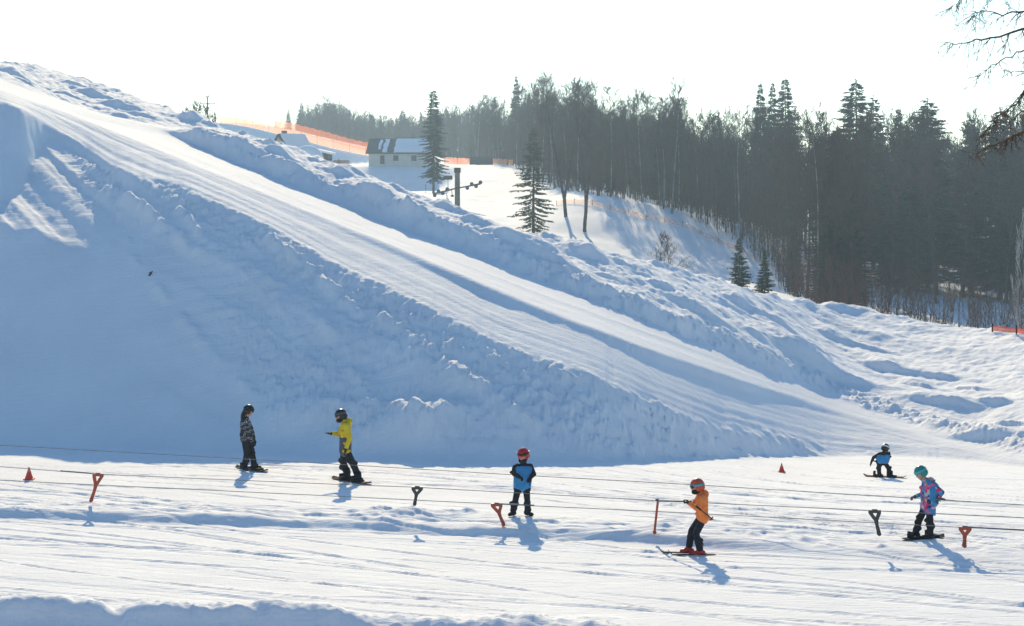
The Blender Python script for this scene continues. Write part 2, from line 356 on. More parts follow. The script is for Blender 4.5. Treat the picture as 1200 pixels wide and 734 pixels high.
# ---- snow material: bright, faintly blue, with fine grain
def snow_mat(name, grain=1.0):
    m, nt, b = nodes(name)
    L = nt.links.new
    b.inputs['Roughness'].default_value = 0.8; b.inputs['Specular IOR Level'].default_value = 0.1
    geo = nt.nodes.new('ShaderNodeNewGeometry')
    n1 = nt.nodes.new('ShaderNodeTexNoise'); n1.inputs['Scale'].default_value = 0.5; n1.inputs['Detail'].default_value = 5
    n2 = nt.nodes.new('ShaderNodeTexNoise'); n2.inputs['Scale'].default_value = 9.0 * grain; n2.inputs['Detail'].default_value = 6; n2.inputs['Roughness'].default_value = 0.7
    mp = nt.nodes.new('ShaderNodeMapping'); mp.inputs['Rotation'].default_value = (0, 0, math.radians(23)); mp.inputs['Scale'].default_value = (0.35, 4.0, 1.0)
    n3 = nt.nodes.new('ShaderNodeTexNoise'); n3.inputs['Scale'].default_value = 3.2 * grain; n3.inputs['Detail'].default_value = 4
    L(geo.outputs['Position'], n1.inputs['Vector']); L(geo.outputs['Position'], n2.inputs['Vector'])
    L(geo.outputs['Position'], mp.inputs['Vector']); L(mp.outputs['Vector'], n3.inputs['Vector'])
    r = nt.nodes.new('ShaderNodeValToRGB')
    r.color_ramp.elements[0].position = 0.3; r.color_ramp.elements[0].color = (0.82, 0.82, 0.83, 1)
    r.color_ramp.elements[1].position = 0.7; r.color_ramp.elements[1].color = (0.89, 0.89, 0.89, 1)
    L(n1.outputs['Fac'], r.inputs['Fac']); L(r.outputs['Color'], b.inputs['Base Color'])
    ad = nt.nodes.new('ShaderNodeMath'); ad.operation = 'ADD'
    L(n2.outputs['Fac'], ad.inputs[0]); L(n3.outputs['Fac'], ad.inputs[1])
    bp = nt.nodes.new('ShaderNodeBump'); bp.inputs['Strength'].default_value = 0.55; bp.inputs['Distance'].default_value = 0.04
    L(ad.outputs[0], bp.inputs['Height']); L(bp.outputs['Normal'], b.inputs['Normal'])
    return m
SNOW = snow_mat('packed_snow')
FARSNOW = snow_mat('far_snow', 0.3)
o = grid_mesh('snow_ground', verts, NR, NC, SNOW); tag(o, kind='structure')

# ---- far terrain (same sheet carried on to the horizon), rows of photo heights at set depths
fpx = np.array([-420, 0, 200, 265, 300, 350, 437, 505, 600, 684, 800, 900, 1050, 1200, 1620], float)
fy = {  # depth: photo row per column
    140: [200, 210, 240, 250, 255, 262, 290, 310, 340, 352, 368, 382, 420, 445, 470],
    200: [190, 195, 222, 228, 232, 236, 246, 262, 292, 300, 318, 338, 384, 402, 430],
    240: [185, 190, 214, 218, 220, 222, 230, 246, 266, 273, 287, 300, 356, 374, 400],
    300: [180, 182, 206, 210, 212, 212, 216, 224, 233, 231, 243, 264, 316, 322, 350],
    340: [176, 178, 200, 202, 204, 204, 208, 212, 214, 211, 230, 252, 296, 304, 330],
    400: [170, 172, 192, 194, 195, 194, 193, 193, 193, 198, 215, 236, 274, 284, 310],
    471: [172, 176, 184, 180, 182, 192, 194, 190, 190, 196, 210, 228, 252, 262, 290],
    479: [150, 150, 146, 142, 149, 164, 186, 188, 188.5, 195, 208, 225, 248, 258, 285],
    520: [150, 150, 146, 143, 145, 153, 176, 185, 188, 194, 204, 218, 240, 246, 270],
    600: [152, 152, 150, 149, 150, 156, 176, 184, 188, 194, 200, 210, 224, 226, 245],
    900: [180, 180, 178, 178, 178, 178, 184, 188, 192, 194, 198, 202, 206, 206, 215],
    1500: [214] * 15,
}
for d_, ov in ((225, {684: 300, 800: 322, 900: 338}), (252, {684: 244, 800: 264, 900: 287}), (260, {684: 227, 800: 247, 900: 274}), (276, {684: 221, 800: 241, 900: 269})):
    ks = sorted(fy); lo = max(k for k in ks if k < d_); hi = min(k for k in ks if k > d_); t_ = (d_ - lo) / (hi - lo)
    fy[d_] = [ov.get(int(c_), fy[lo][i_] * (1 - t_) + fy[hi][i_] * t_) for i_, c_ in enumerate(fpx)]
fy[240][9], fy[240][10], fy[240][11] = 275, 298, 312
fy[300][9], fy[300][10], fy[300][11] = 217, 236, 263
fy[340][9], fy[340][10], fy[340][11] = 208, 226, 250
FD = sorted(fy)
fz = np.array([[CH + (HOR - y) / F * d for y in fy[d]] for d in FD])
fyr = np.concatenate([np.arange(132, 220, 4.0), np.arange(220, 380, 1.6), np.arange(380, 402, 2.0), np.arange(402, 466, 4.0), np.arange(466, 490, 1.2), np.arange(490, 620, 8), np.array([650, 720, 800, 900, 1200, 1500])])
fcx = np.concatenate([np.linspace(-420, -40, 10), np.arange(-20, 1221, 5), np.linspace(1240, 1620, 12)])
def far_z(px, Y):
    px = np.asarray(px, float); Y = np.asarray(Y, float)
    rows = np.array([np.interp(px, fpx, fz[i]) for i in range(len(FD))])   # per depth
    iy = np.clip(np.searchsorted(FD, Y) - 1, 0, len(FD) - 2)
    d0 = np.array(FD, float)[iy]; d1 = np.array(FD, float)[iy + 1]
    t = np.clip((Y - d0) / (d1 - d0), -0.2, 1)
    idx = np.arange(px.size) if px.ndim else 0
    a = rows[iy, idx] if px.ndim else rows[iy]; b = rows[iy + 1, idx] if px.ndim else rows[iy + 1]
    return a + (b - a) * t
PXF, YF = np.meshgrid(fcx, fyr); XF = (PXF - 600) / F * YF
_ff = np.arange(-420, 1621, 10.0); _m, _y = np.meshgrid(_ff, fyr)
FZ = gsmooth(far_z(_m.ravel(), _y.ravel()).reshape(_m.shape), 3.0, 1)
FZ -= 4.4 * (sstep(395, 440, _m) * (1 - sstep(510, 548, _m))) * np.interp(_y, [290, 387, 397], [0, 1, 0])
zf = np.array([np.interp(fcx, _ff, FZ[k]) for k in range(len(fyr))])
zf += 0.35 * fbm(XF / 14, YF / 14, 3, 130) * (YF < 700) + (0.20 * fbm(XF / 4, YF / 5, 3, 131) + .16 * fbm(XF / 1.7, YF / 3.4, 2, 132)) * (YF < 460)
o = grid_mesh('far_snow_field', np.stack([XF, YF, zf], -1).reshape(-1, 3), len(fyr), len(fcx), FARSNOW); tag(o, kind='structure')
# ---- the rest of the round: plain snow country beside and behind the camera
ring = []
angs = np.radians(np.linspace(23.8, 360 - 23.8, 40)) ; rr = [2, 20, 60, 150, 400, 900, 1600]
for r in rr:
    for a in angs:
        x, y = r * math.sin(a), r * math.cos(a)
        ring.append((x, y, 4.9 - 5.2 * min(r, 30) / 30 if r < 600 else -3))
o = grid_mesh('open_snow_country', np.array(ring), len(rr), len(angs), FARSNOW); tag(o, kind='structure')

def hit(px, py, dmin=30.0):
    """first point of the near terrain under a photo pixel (beyond dmin)"""
    c = int(np.argmin(abs(PX - px)))
    rows = HOR + (CH - ZN[:, c]) * F / YR
    k = np.where((rows <= py) & (YR >= dmin))[0][0]
    d = YR[k]
    return Vector(((px - 600) / F * d, d, float(ZN[k, c])))
def near_z(x, y):
    px = 600 + F * x / y
    c = np.clip(np.searchsorted(PX, px) - 1, 0, NC - 2); r = np.clip(np.searchsorted(YR, y) - 1, 0, NR - 2)
    fx = (px - PX[c]) / (PX[c + 1] - PX[c]); fy_ = (y - YR[r]) / (YR[r + 1] - YR[r])
    return float((ZN[r, c] * (1 - fx) + ZN[r, c + 1] * fx) * (1 - fy_) + (ZN[r + 1, c] * (1 - fx) + ZN[r + 1, c + 1] * fx) * fy_)
def at(px, py, d):
    """world point seen at a photo pixel at depth d"""
    return Vector(((px - 600) / F * d, d, CH + (HOR - py) / F * d))

def fgz(x, y):
    """height of the far field at a world point"""
    px = 600 + F * x / y
    k = int(np.clip(np.searchsorted(fyr, y) - 1, 0, len(fyr) - 2)); t = (y - fyr[k]) / (fyr[k + 1] - fyr[k])
    return float(np.interp(px, fcx, zf[k]) * (1 - t) + np.interp(px, fcx, zf[k + 1]) * t)
def fat(px, d):
    """point on the far field in photo column px at depth d"""
    x = (px - 600) / F * d
    return Vector((x, d, fgz(x, d)))
# ------------------------------------------------------------------ trees
BARK = simple_mat('grey_brown_bark', (0.085, 0.068, 0.055), 0.9, (0.045, 0.037, 0.032), 1.5, 0.3)
BIRCH = simple_mat('pale_birch_bark', (0.30, 0.28, 0.26), 0.85, (0.10, 0.085, 0.07), 1.2, 0.2)
TWIG = simple_mat('brown_twigs', (0.105, 0.068, 0.050), 0.9, (0.06, 0.043, 0.034), 0.4)
TWIGR = simple_mat('reddish_twigs', (0.13, 0.065, 0.045), 0.9, (0.07, 0.04, 0.03), 0.4)
FROST = simple_mat('frosted_twigs', (0.55, 0.52, 0.52), 0.9, (0.30, 0.27, 0.26), 0.8)
NEEDLE = simple_mat('spruce_needles', (0.042, 0.062, 0.036), 0.85, (0.020, 0.034, 0.022), 0.6)
NEEDLE2 = simple_mat('young_spruce_needles', (0.055, 0.078, 0.036), 0.85, (0.028, 0.044, 0.024), 0.8)

def perp(t, rnd):
    a = Vector((rnd.uniform(-1, 1), rnd.uniform(-1, 1), rnd.uniform(-1, 1)))
    p = t.cross(a)
    return p.normalized() if p.length > 1e-4 else Vector((1, 0, 0))

def branch(mb, p, d, L, r, lev, rnd, up=0.25, maxlev=3, kids=(5, 5, 6), wig=0.18, n=5, tw=0.012):
    """a limb with its own limbs; last level is fine twigs"""
    seg = 4 if lev < maxlev else 2
    pts = [p.copy()]; rad = [r]; q = p.copy(); dd = d.copy()
    for i in range(seg):
        dd = (dd + Vector((rnd.gauss(0, wig), rnd.gauss(0, wig), rnd.gauss(0, wig) + up * 0.3))).normalized()
        q = q + dd * (L / seg); pts.append(q.copy())
        rad.append(max(tw, r * (1 - 0.8 * (i + 1) / seg)))
    mb.tube(pts, rad, n=(n if lev == 0 else 4 if lev == 1 else 3), cap=False)
    if lev >= maxlev: return
    k = kids[min(lev, len(kids) - 1)]
    for j in range(k):
        t = 0.25 + 0.75 * (j + rnd.random()) / k
        fi = min(t * seg, seg - 0.001); i = int(fi); f = fi - i
        b = pts[i].lerp(pts[i + 1], f); t_ = (pts[i + 1] - pts[i]).normalized()
        ang = rnd.uniform(0.45, 0.95)
        nd = (t_ * math.cos(ang) + perp(t_, rnd) * math.sin(ang) + Vector((0, 0, up * 0.5))).normalized()
        branch(mb, b, nd, L * rnd.uniform(0.38, 0.6) * (1.1 - 0.4 * t), max(tw, rad[i] * 0.55), lev + 1, rnd, up, maxlev, kids, wig, n, tw)

def bare_tree_mesh(seed, H=20.0, first=0.38, nb=15, spread=0.26, fork=False, lean=0.0, r0=0.16, tw=0.021, kids=(6, 6, 4), maxlev=2, up=0.35):
    rnd = random.Random(seed)
    tr = MB(); cr = MB()
    def stem(p, d, L, r, taper=.93):
        seg = 9; pts = [p.copy()]; rad = [r * 1.25]; q = p.copy(); dd = d.copy()
        for i in range(seg):
            dd = (dd + Vector((rnd.gauss(0, .035), rnd.gauss(0, .035), 0.03))).normalized()
            q = q + dd * L / seg; pts.append(q.copy()); rad.append(max(0.02, r * (1 - taper * ((i + 1) / seg) ** 1.1)))
        tr.tube(pts, rad, n=7, cap=False)
        return pts, rad
    d0 = Vector((lean, rnd.uniform(-.03, .03), 1)).normalized()
    stems = []
    if fork:
        pts, rad = stem(Vector((0, 0, -0.3)), d0, H * 0.17, r0, .12)
        rad = [r0] * 10
        top = pts[-1]
        for sgn in (-1, 1):
            a = rnd.uniform(0.12, 0.28)
            stems.append((stem(top - Vector((0, 0, .25)), Vector((sgn * a, rnd.uniform(-.1, .1), 1)).normalized(), H * 0.83 * rnd.uniform(0.9, 1), r0 * 0.72), 0.12))
    else:
        stems.append((stem(Vector((0, 0, -0.3)), d0, H, r0), first))
    for (pts, rad), f0 in stems:
        n = len(pts) - 1
        for j in range(nb):
            t = f0 + (0.985 - f0) * (j + rnd.random() * 0.8) / nb
            fi = t * n; i = min(int(fi), n - 1); b = pts[i].lerp(pts[i + 1], fi - i)
            az = rnd.uniform(0, 2 * math.pi); el = rnd.uniform(0.45, 1.05)
            dd = Vector((math.cos(az) * math.cos(el), math.sin(az) * math.cos(el), math.sin(el)))
            L = H * spread * 1.1 * (1.08 - 0.75 * (t - f0) / (1 - f0)) * rnd.uniform(0.65, 1.15)
            branch(cr, b, dd, L, max(tw, rad[i] * 0.42), 0, rnd, up, maxlev, kids, .14, 4, tw)
        # leader twigs
        branch(cr, pts[-2], (pts[-1] - pts[-2]).normalized(), H * .1, max(tw, rad[-2]), 0, rnd, up, maxlev, kids, .14, 4, tw)
    def me(mb, nm):
        m = bpy.data.meshes.new(nm); m.from_pydata(mb.v, [], mb.f); m.update(); return m
    return me(tr, 'trunk'), me(cr, 'crown')

def spruce_mesh(seed, H=18.0, R=2.6, first=0.12, whorl=0.42, dens=1.0, droop=0.35, needle=0.34, gap=0.0, r0=0.17, peak=1.0):
    rnd = random.Random(seed)
    tr = MB(); cr = MB()
    tr.tube([(0, 0, -0.3), (0, 0, H * .3), (rnd.uniform(-.1, .1), 0, H * .7), (0, 0, H)], [r0 * 1.2, r0 * .85, r0 * .45, 0.015], n=7, cap=False)
    z = H * first
    while z < H * 0.985:
        t = (z - H * first) / (H * (1 - first))
        env = R * ((1 - t) ** peak) * (0.55 + 0.45 * min(1, t / 0.18)) + 0.10
        nb = max(4, int(7 * dens * (0.6 + 0.6 * (1 - t))))
        a0 = rnd.uniform(0, 6.28)
        for k in range(nb):
            if rnd.random() < gap: continue
            L = env * rnd.uniform(0.48, 1.25); az = a0 + 6.283 * k / nb + rnd.gauss(0, .22)
            dr = droop * (1 - t) * rnd.uniform(.6, 1.3) - 0.25 * t
            h = Vector((math.cos(az), math.sin(az), 0))
            z0 = z + rnd.uniform(-.6, .6) * whorl
            pts = [Vector((0, 0, z0)), Vector((0, 0, z0)) + h * L * .5 + Vector((0, 0, -dr * L * .55)), Vector((0, 0, z0)) + h * L + Vector((0, 0, -dr * L * .75))]
            cr.tube(pts, [0.035, 0.022, 0.008], n=3, cap=False)
            ns = max(4, int(L * 7.0 * dens))
            sd = Vector((-h.y, h.x, 0))
            for q in range(ns):
                f = 0.12 + 0.88 * (q + rnd.random()) / ns
                c = pts[0].lerp(pts[1], f * 2) if f < .5 else pts[1].lerp(pts[2], f * 2 - 1)
                wdt = needle * (0.65 + 0.7 * (1 - f)) * rnd.uniform(.6, 1.25) * (0.55 + .45 * min(1, L))
                for sg in (-1, 1):
                    tip = c + sd * sg * wdt + h * wdt * rnd.uniform(.35, .9) + Vector((0, 0, -wdt * rnd.uniform(.15, .8)))
                    bw = wdt * rnd.uniform(.24, .40)
                    n0 = len(cr.v)
                    m = c.lerp(tip, .5) + Vector((0, 0, rnd.uniform(-.04, .03)))
                    cr.v += [tuple(c), tuple(m + h * bw * .6 + Vector((0, 0, rnd.uniform(-.1, .1) * wdt))), tuple(tip), tuple(m - h * bw * .6 - Vector((0, 0, bw * .7)))]
                    cr.f.append((n0, n0 + 1, n0 + 2, n0 + 3)); cr.mi.append(0)
        z += whorl * rnd.uniform(.8, 1.25) * (0.6 + 0.6 * (1 - t))
    for q in range(10):
        c = Vector((0, 0, H * (0.965 + .035 * q / 10))); a = rnd.uniform(0, 6.28)
        tip = c + Vector((math.cos(a), math.sin(a), .4)) * .16
        n0 = len(cr.v); cr.v += [tuple(c), tuple(tip), tuple(c + Vector((0, 0, .12)))]; cr.f.append((n0, n0 + 1, n0 + 2)); cr.mi.append(0)
    def me(mb, nm):
        m = bpy.data.meshes.new(nm); m.from_pydata(mb.v, [], mb.f); m.update(); return m
    return me(tr, 'trunk'), me(cr, 'crown')

def plant(name, meshes, mats, loc, H, H0, rz, label, cat, group=None, wx=1.0, lean=0.0):
    r = empty(name, loc, rz); s = H / H0
    r.scale = (s * wx, s * wx, s); r.rotation_euler = (lean, 0, rz)
    tag(r, label, cat, group)
    for me, mt, nm in zip(meshes, mats, ('trunk', 'crown')):
        if not me.materials: me.materials.append(mt)
        o = bpy.data.objects.new(nm, me); COL.objects.link(o); o.parent = r
    return r

BARE = [bare_tree_mesh(100 + i, 20, first=f, nb=nb, spread=sp, r0=r, lean=ln, up=u) for i, (f, nb, sp, r, ln, u) in enumerate([
    (.42, 21, .20, .15, 0, .4), (.35, 23, .24, .17, .02, .3), (.5, 20, .19, .13, -.02, .45), (.3, 24, .25, .18, .01, .3),
    (.45, 21, .22, .15, .03, .35), (.38, 22, .26, .16, -.03, .25), (.28, 25, .20, .14, 0, .5), (.55, 19, .22, .14, .01, .35)])]
BROAD = [bare_tree_mesh(140 + i, 14, first=.22, nb=17, spread=.36, r0=.17, up=.25, kids=(6, 5, 4)) for i in range(3)]
FORK = [bare_tree_mesh(160 + i, 17, nb=13, spread=.22, fork=True, r0=.24, kids=(6, 5, 4), tw=.018) for i in range(2)]
SPR = [spruce_mesh(200 + i, 20, R, first=.08, dens=1.15, gap=.13, peak=pk, whorl=.34, needle=.42, droop=.45) for i, (R, pk) in enumerate([(3.2, .8), (3.8, .8), (2.9, .85), (3.5, .7)])]
BUSH = [bare_tree_mesh(190 + i, 4, first=.12, nb=26, spread=.42, r0=.07, tw=.017, up=.3, kids=(6, 5, 4)) for i in range(2)]
PALE = [bare_tree_mesh(180 + i, 20, first=.5, nb=18, spread=.2, r0=.15, lean=.03 * i, up=.35) for i in range(2)]
SPARSE = spruce_mesh(220, 12, 2.9, first=.06, whorl=.36, dens=1.0, droop=.42, needle=.34, gap=.14, r0=.16, peak=.7)
LONE = spruce_mesh(221, 18, 2.9, first=.16, whorl=.34, dens=1.15, droop=.6, needle=.36, gap=.12, r0=.19, peak=.55)
YOUNG = [spruce_mesh(230 + i, 6, 1.65, first=.03, whorl=.26, dens=1.35, droop=.15, needle=.26, gap=.02, r0=.09, peak=.85) for i in range(2)]

rt = random.Random(5)
def edge_d(px):    # depth of the wood's front edge per photo column
    return float(np.interp(px, [500, 600, 640, 700, 800, 870, 905, 935, 1000, 1060, 1200, 1300], [470, 400, 318, 265, 260, 250, 236, 200, 200, 245, 260, 260]))
TOP = ([540, 570, 600, 625, 650, 690, 720, 745, 780, 815, 860, 890, 960, 1000, 1050, 1130, 1200, 1300], [125, 112, 106, 86, 92, 95, 104, 112, 104, 132, 128, 124, 128, 128, 132, 134, 130, 128])
def tree_h(px, d, ytop, p): return max(3.0, (CH + (HOR - ytop) / F * d) - p.z)

# --- the singled-out trees
def single(name, ms, mats, px, d, ytop, H0, label, cat, near=False, wx=1.0, rz=0.0, base_y=None, lean=0.0):
    p = fat(px, d)
    if near: p.z = near_z(p.x, p.y)
    return plant(name, ms, mats, p, tree_h(px, d, ytop, p), H0, rz, label, cat, None, wx, lean)
single('spruce_tree', LONE, (BARK, NEEDLE), 508, 338, 104, 18, 'lone tall shaggy spruce standing in front of the white house', 'spruce tree', wx=1.0)
single('spruce_tree', SPARSE, (BARK, NEEDLE2), 625, 236, 150, 12, 'open see-through spruce on the snow clearing with wide layered branches', 'spruce tree', wx=1.02)
single('bare_tree', FORK[0], (BARK, TWIG), 663, 249, 98, 17, 'forked bare tree on the clearing, the farther of two', 'bare tree')
single('bare_tree', FORK[1], (BARK, TWIG), 685, 242, 112, 17, 'thick forked bare tree on the clearing, nearest to the snow ridge', 'bare tree', rz=1.2)
single('birch_tree', BARE[4], (BIRCH, TWIG), 787, 258, 100, 20, 'slender leaning birch at the forest edge above the orange net', 'birch tree', lean=0.0)
single('spruce_tree', YOUNG[0], (BARK, NEEDLE2), 866, 172, 280, 6, 'young bushy spruce beyond the ridge, left one of two', 'spruce tree')
single('spruce_tree', YOUNG[1], (BARK, NEEDLE2), 896, 166, 293, 6, 'young narrow spruce beyond the ridge, right one of two', 'spruce tree', wx=.85)
for px, d, yt, wx, k, lb in [
    (605, 432, 89, .75, 2, 'narrow tall spruce at the left end of the forest edge'),
    (795, 292, 116, .85, 2, 'dark spruce tip rising behind the leaning birch'),
    (891, 290, 98, .8, 2, 'left spire of the three close spruces above the forest'),
    (905, 300, 96, .6, 0, 'thin middle spire of the three close spruces above the forest'),
    (920, 285, 90, .8, 1, 'right and tallest spire of three close spruces above the forest'),
    (1003, 270, 93, 1.15, 1, 'broad tall spruce highest above the right half of the forest'),
    (1024, 285, 112, .8, 3, 'spruce with ragged tip leaning against the broadest tall spruce'),
    (1053, 280, 128, .85, 2, 'slim spruce between the two broad dark spruces'),
    (1087, 262, 115, 1.2, 3, 'dense cone-shaped spruce at the right of the forest'),
    (1137, 270, 138, .9, 0, 'small pointed spruce tip left of the hanging branches'),
    (1172, 262, 126, 1.1, 1, 'dark spruce behind the hanging branches at right'),
    (472, 600, 128, 1.2, 3, 'dark spruce rising behind the roof of the white house'),
    (338, 640, 128, 1.0, 0, 'small pointed spruce at the left end of the hilltop trees'),
    (353, 625, 120, 1.1, 1, 'bushy spruce on the hilltop beside the small pointed one')]:
    single('spruce_tree', SPR[k], (BARK, NEEDLE), px, d, yt, 20, lb, 'spruce tree', wx=wx * 1.4, rz=px)
# --- filler spruces inside the wood
for i in range(52):
    px = (rt.uniform(640, 1230) if i % 2 else rt.uniform(640, 870)) if i < 42 else rt.uniform(860, 1230)
    d = edge_d(px) + rt.uniform(4, 90)
    p = fat(px, d); yt = np.interp(px, *TOP) + rt.uniform(18, 70)
    if i >= 42:
        d = edge_d(px) + rt.uniform(0, 25); p = fat(px, d); H = rt.uniform(4, 10)
    else: H = tree_h(px, d, yt, p)
    plant('spruce_tree', SPR[i % 4], (BARK, NEEDLE), p, H, 20, rt.uniform(0, 6), 'dark spruce half hidden among the bare trees of the forest', 'spruce tree', 'spruces among the forest trees', wx=rt.uniform(.75, 1.2) * (1.5 if i >= 42 else 1))
# --- bare trees of the wood
for i in range(215):
    px = rt.uniform(545, 1240) if i % 3 else rt.uniform(560, 860); e = edge_d(px)
    d = e + ((rt.random() ** 1.5) * 150 if i > 80 else rt.uniform(-3, 16))
    p = fat(px, d); yt = np.interp(px, *TOP) + abs(rt.gauss(0, 20)) - 2 + (25 if rt.random() < .25 else 0)
    mats = (BARK, TWIG)
    plant('bare_tree', BARE[i % 8] if i % 9 else PALE[i % 2], mats if i % 9 else (BIRCH, TWIG), p, tree_h(px, d, yt, p), 20, rt.uniform(0, 6.28), 'tall bare grey tree in the dense forest behind the clearing', 'bare tree', 'bare trees of the forest', wx=rt.uniform(.75, 1.15))
# --- hilltop trees left of and behind the house
for i in range(80):
    px = rt.uniform(350, 600); d = rt.uniform(575, 700) if px < 520 else rt.uniform(480, 620)
    p = fat(px, d); yt = np.interp(px, [330, 350, 372, 395, 420, 470, 520, 560, 600], [140, 130, 112, 110, 128, 134, 128, 112, 112]) + abs(rt.gauss(0, 11))
    ms = BROAD[i % 3] if i % 2 else BARE[i % 8]
    plant('bare_tree', ms, (BARK, TWIG), p, tree_h(px, d, yt, p), 14 if i % 2 else 20, rt.uniform(0, 6.28), 'bare tree on the hilltop behind the orange nets and house', 'bare tree', 'bare trees on the hilltop')
# --- shrub and trees beyond the left ridge
def over_ridge(px, d): 
    p = fat(px, d); return p
for px, d, yt, k, wx in [(228, 190, 119, 0, .8), (240, 200, 123, 1, .8), (219, 196, 126, 2, .7), (251, 205, 132, 0, .6)]:
    p = fat(px, d); p.z = at(px, 158, d).z
    plant('leafless_bush', BUSH[k % 2], (BARK, TWIG), p, at(px, yt, d).z - p.z, 4, px, {228: 'rounded frosted bush left of the power pole on the ridge', 240: 'frosted bush right behind the power pole on the ridge', 219: 'leftmost low frosted bush on the ridge skyline', 251: 'small pale bush right of the power pole'}[px], 'bush', wx=wx)
for px, d, yt, h0, lb in [(783, 150, 274, 14, 'bare thin shrub on the snow below the end of the net'), (772, 170, 274, 14, 'small bare sapling left of the thin shrub below the net')]:
    p = fat(px, d); plant('bare_shrub', BROAD[0 if px > 780 else 1], (BARK, TWIGR), p, at(px, yt, d).z - p.z, 14, px, lb, 'shrub', wx=.8)
BUSHF = bare_tree_mesh(199, 4, first=.12, nb=17, spread=.34, r0=.05, tw=.011, up=.4, kids=(4, 4, 3))
p = fat(1197, 150); plant('frosted_shrub', BUSHF, (BARK, FROST), p, at(1197, 246, 150).z - p.z, 4, 1.0, 'tall frosted pale shrub at the right edge before the forest', 'shrub', wx=.27)

# --- undergrowth: thin brush nobody could count
ug = MB(); rb = random.Random(9)
for i in range(950):
    px = rb.uniform(800, 1260); e = edge_d(px); d = rb.uniform(150, e + 30) if px > 930 else e + rb.uniform(-3, 50)
    p = fat(px, d); h = rb.uniform(1.2, 6.0)
    q = p + Vector((rb.gauss(0, .12) * h, rb.gauss(0, .12) * h, h))
    ug.tube([p - Vector((0, 0, .2)), p.lerp(q, .5), q], [.035, .025, .012], n=3, cap=False)
    for j in range(7):
        b = p.lerp(q, rb.uniform(.25, .95)); L = h * rb.uniform(.15, .4)
        a = rb.uniform(0, 6.28)
        ug.tube([b, b + Vector((math.cos(a) * .6, math.sin(a) * .6, .8)) * L], [.018, .01], n=3, cap=False)
for i in range(1900):
    px = rb.uniform(585, 935); d = edge_d(px) + rb.uniform(-1, 85); p = fat(px, d); h = rb.uniform(1.5, 7.5)
    q = p + Vector((rb.gauss(0, .08) * h, rb.gauss(0, .08) * h, h))
    ug.tube([p - Vector((0, 0, .2)), p.lerp(q, .5), q], [.05, .035, .015], n=3, cap=False)
    for j in range(9):
        b = p.lerp(q, rb.uniform(.15, .95)); L = h * rb.uniform(.15, .4); a = rb.uniform(0, 6.28)
        ug.tube([b, b + Vector((math.cos(a) * .6, math.sin(a) * .6, .8)) * L], [.024, .014], n=3, cap=False)
u = ug.build('undergrowth', TWIGR); tag(u, 'thin brown brush growing along the forest floor', 'undergrowth', kind='stuff')
# --- far wood behind: one mass
fw = MB(); rb = random.Random(19)
for i in range(1650):
    px = rb.uniform(545, 1270) if i < 650 else rb.uniform(550, 860); d = edge_d(px) + rb.uniform(30, 260)
    if i >= 1000: px = rb.uniform(348, 570); d = rb.uniform(560, 720)
    p = fat(px, d); H = tree_h(px, d, (np.interp(px, *TOP) if i < 1000 else np.interp(px, [348, 362, 375, 395, 420, 470, 520, 570], [132, 126, 113, 112, 126, 130, 126, 112])) + (26 if i < 1000 else 7) + abs(rb.gauss(0, 14)), p)
    H = min(H, 30); lean = rb.gauss(0, .02)
    top = p + Vector((lean * H, 0, H))
    fw.tube([p, p.lerp(top, .5), top], [.2, .13, .03], n=4, cap=False)
    for j in range(30):
        t = rb.uniform(.22, .98); b = p.lerp(top, t); a = rb.uniform(0, 6.28); L = H * .2 * (1.15 - t) * rb.uniform(.6, 1.3) + .5
        e1 = b + Vector((math.cos(a) * .6, math.sin(a) * .6, .8)) * L
        fw.tube([b, e1], [.05, .02], n=3, cap=False)
        for k in range(4):
            b2 = b.lerp(e1, rb.uniform(.3, 1)); a2 = rb.uniform(0, 6.28)
            fw.tube([b2, b2 + Vector((math.cos(a2) * .6, math.sin(a2) * .6, .8)) * L * .5], [.025, .012], n=3, cap=False)
u = fw.build('far_wood', TWIG); tag(u, 'deep dark mass of the forest behind its front trees', 'forest', kind='stuff')

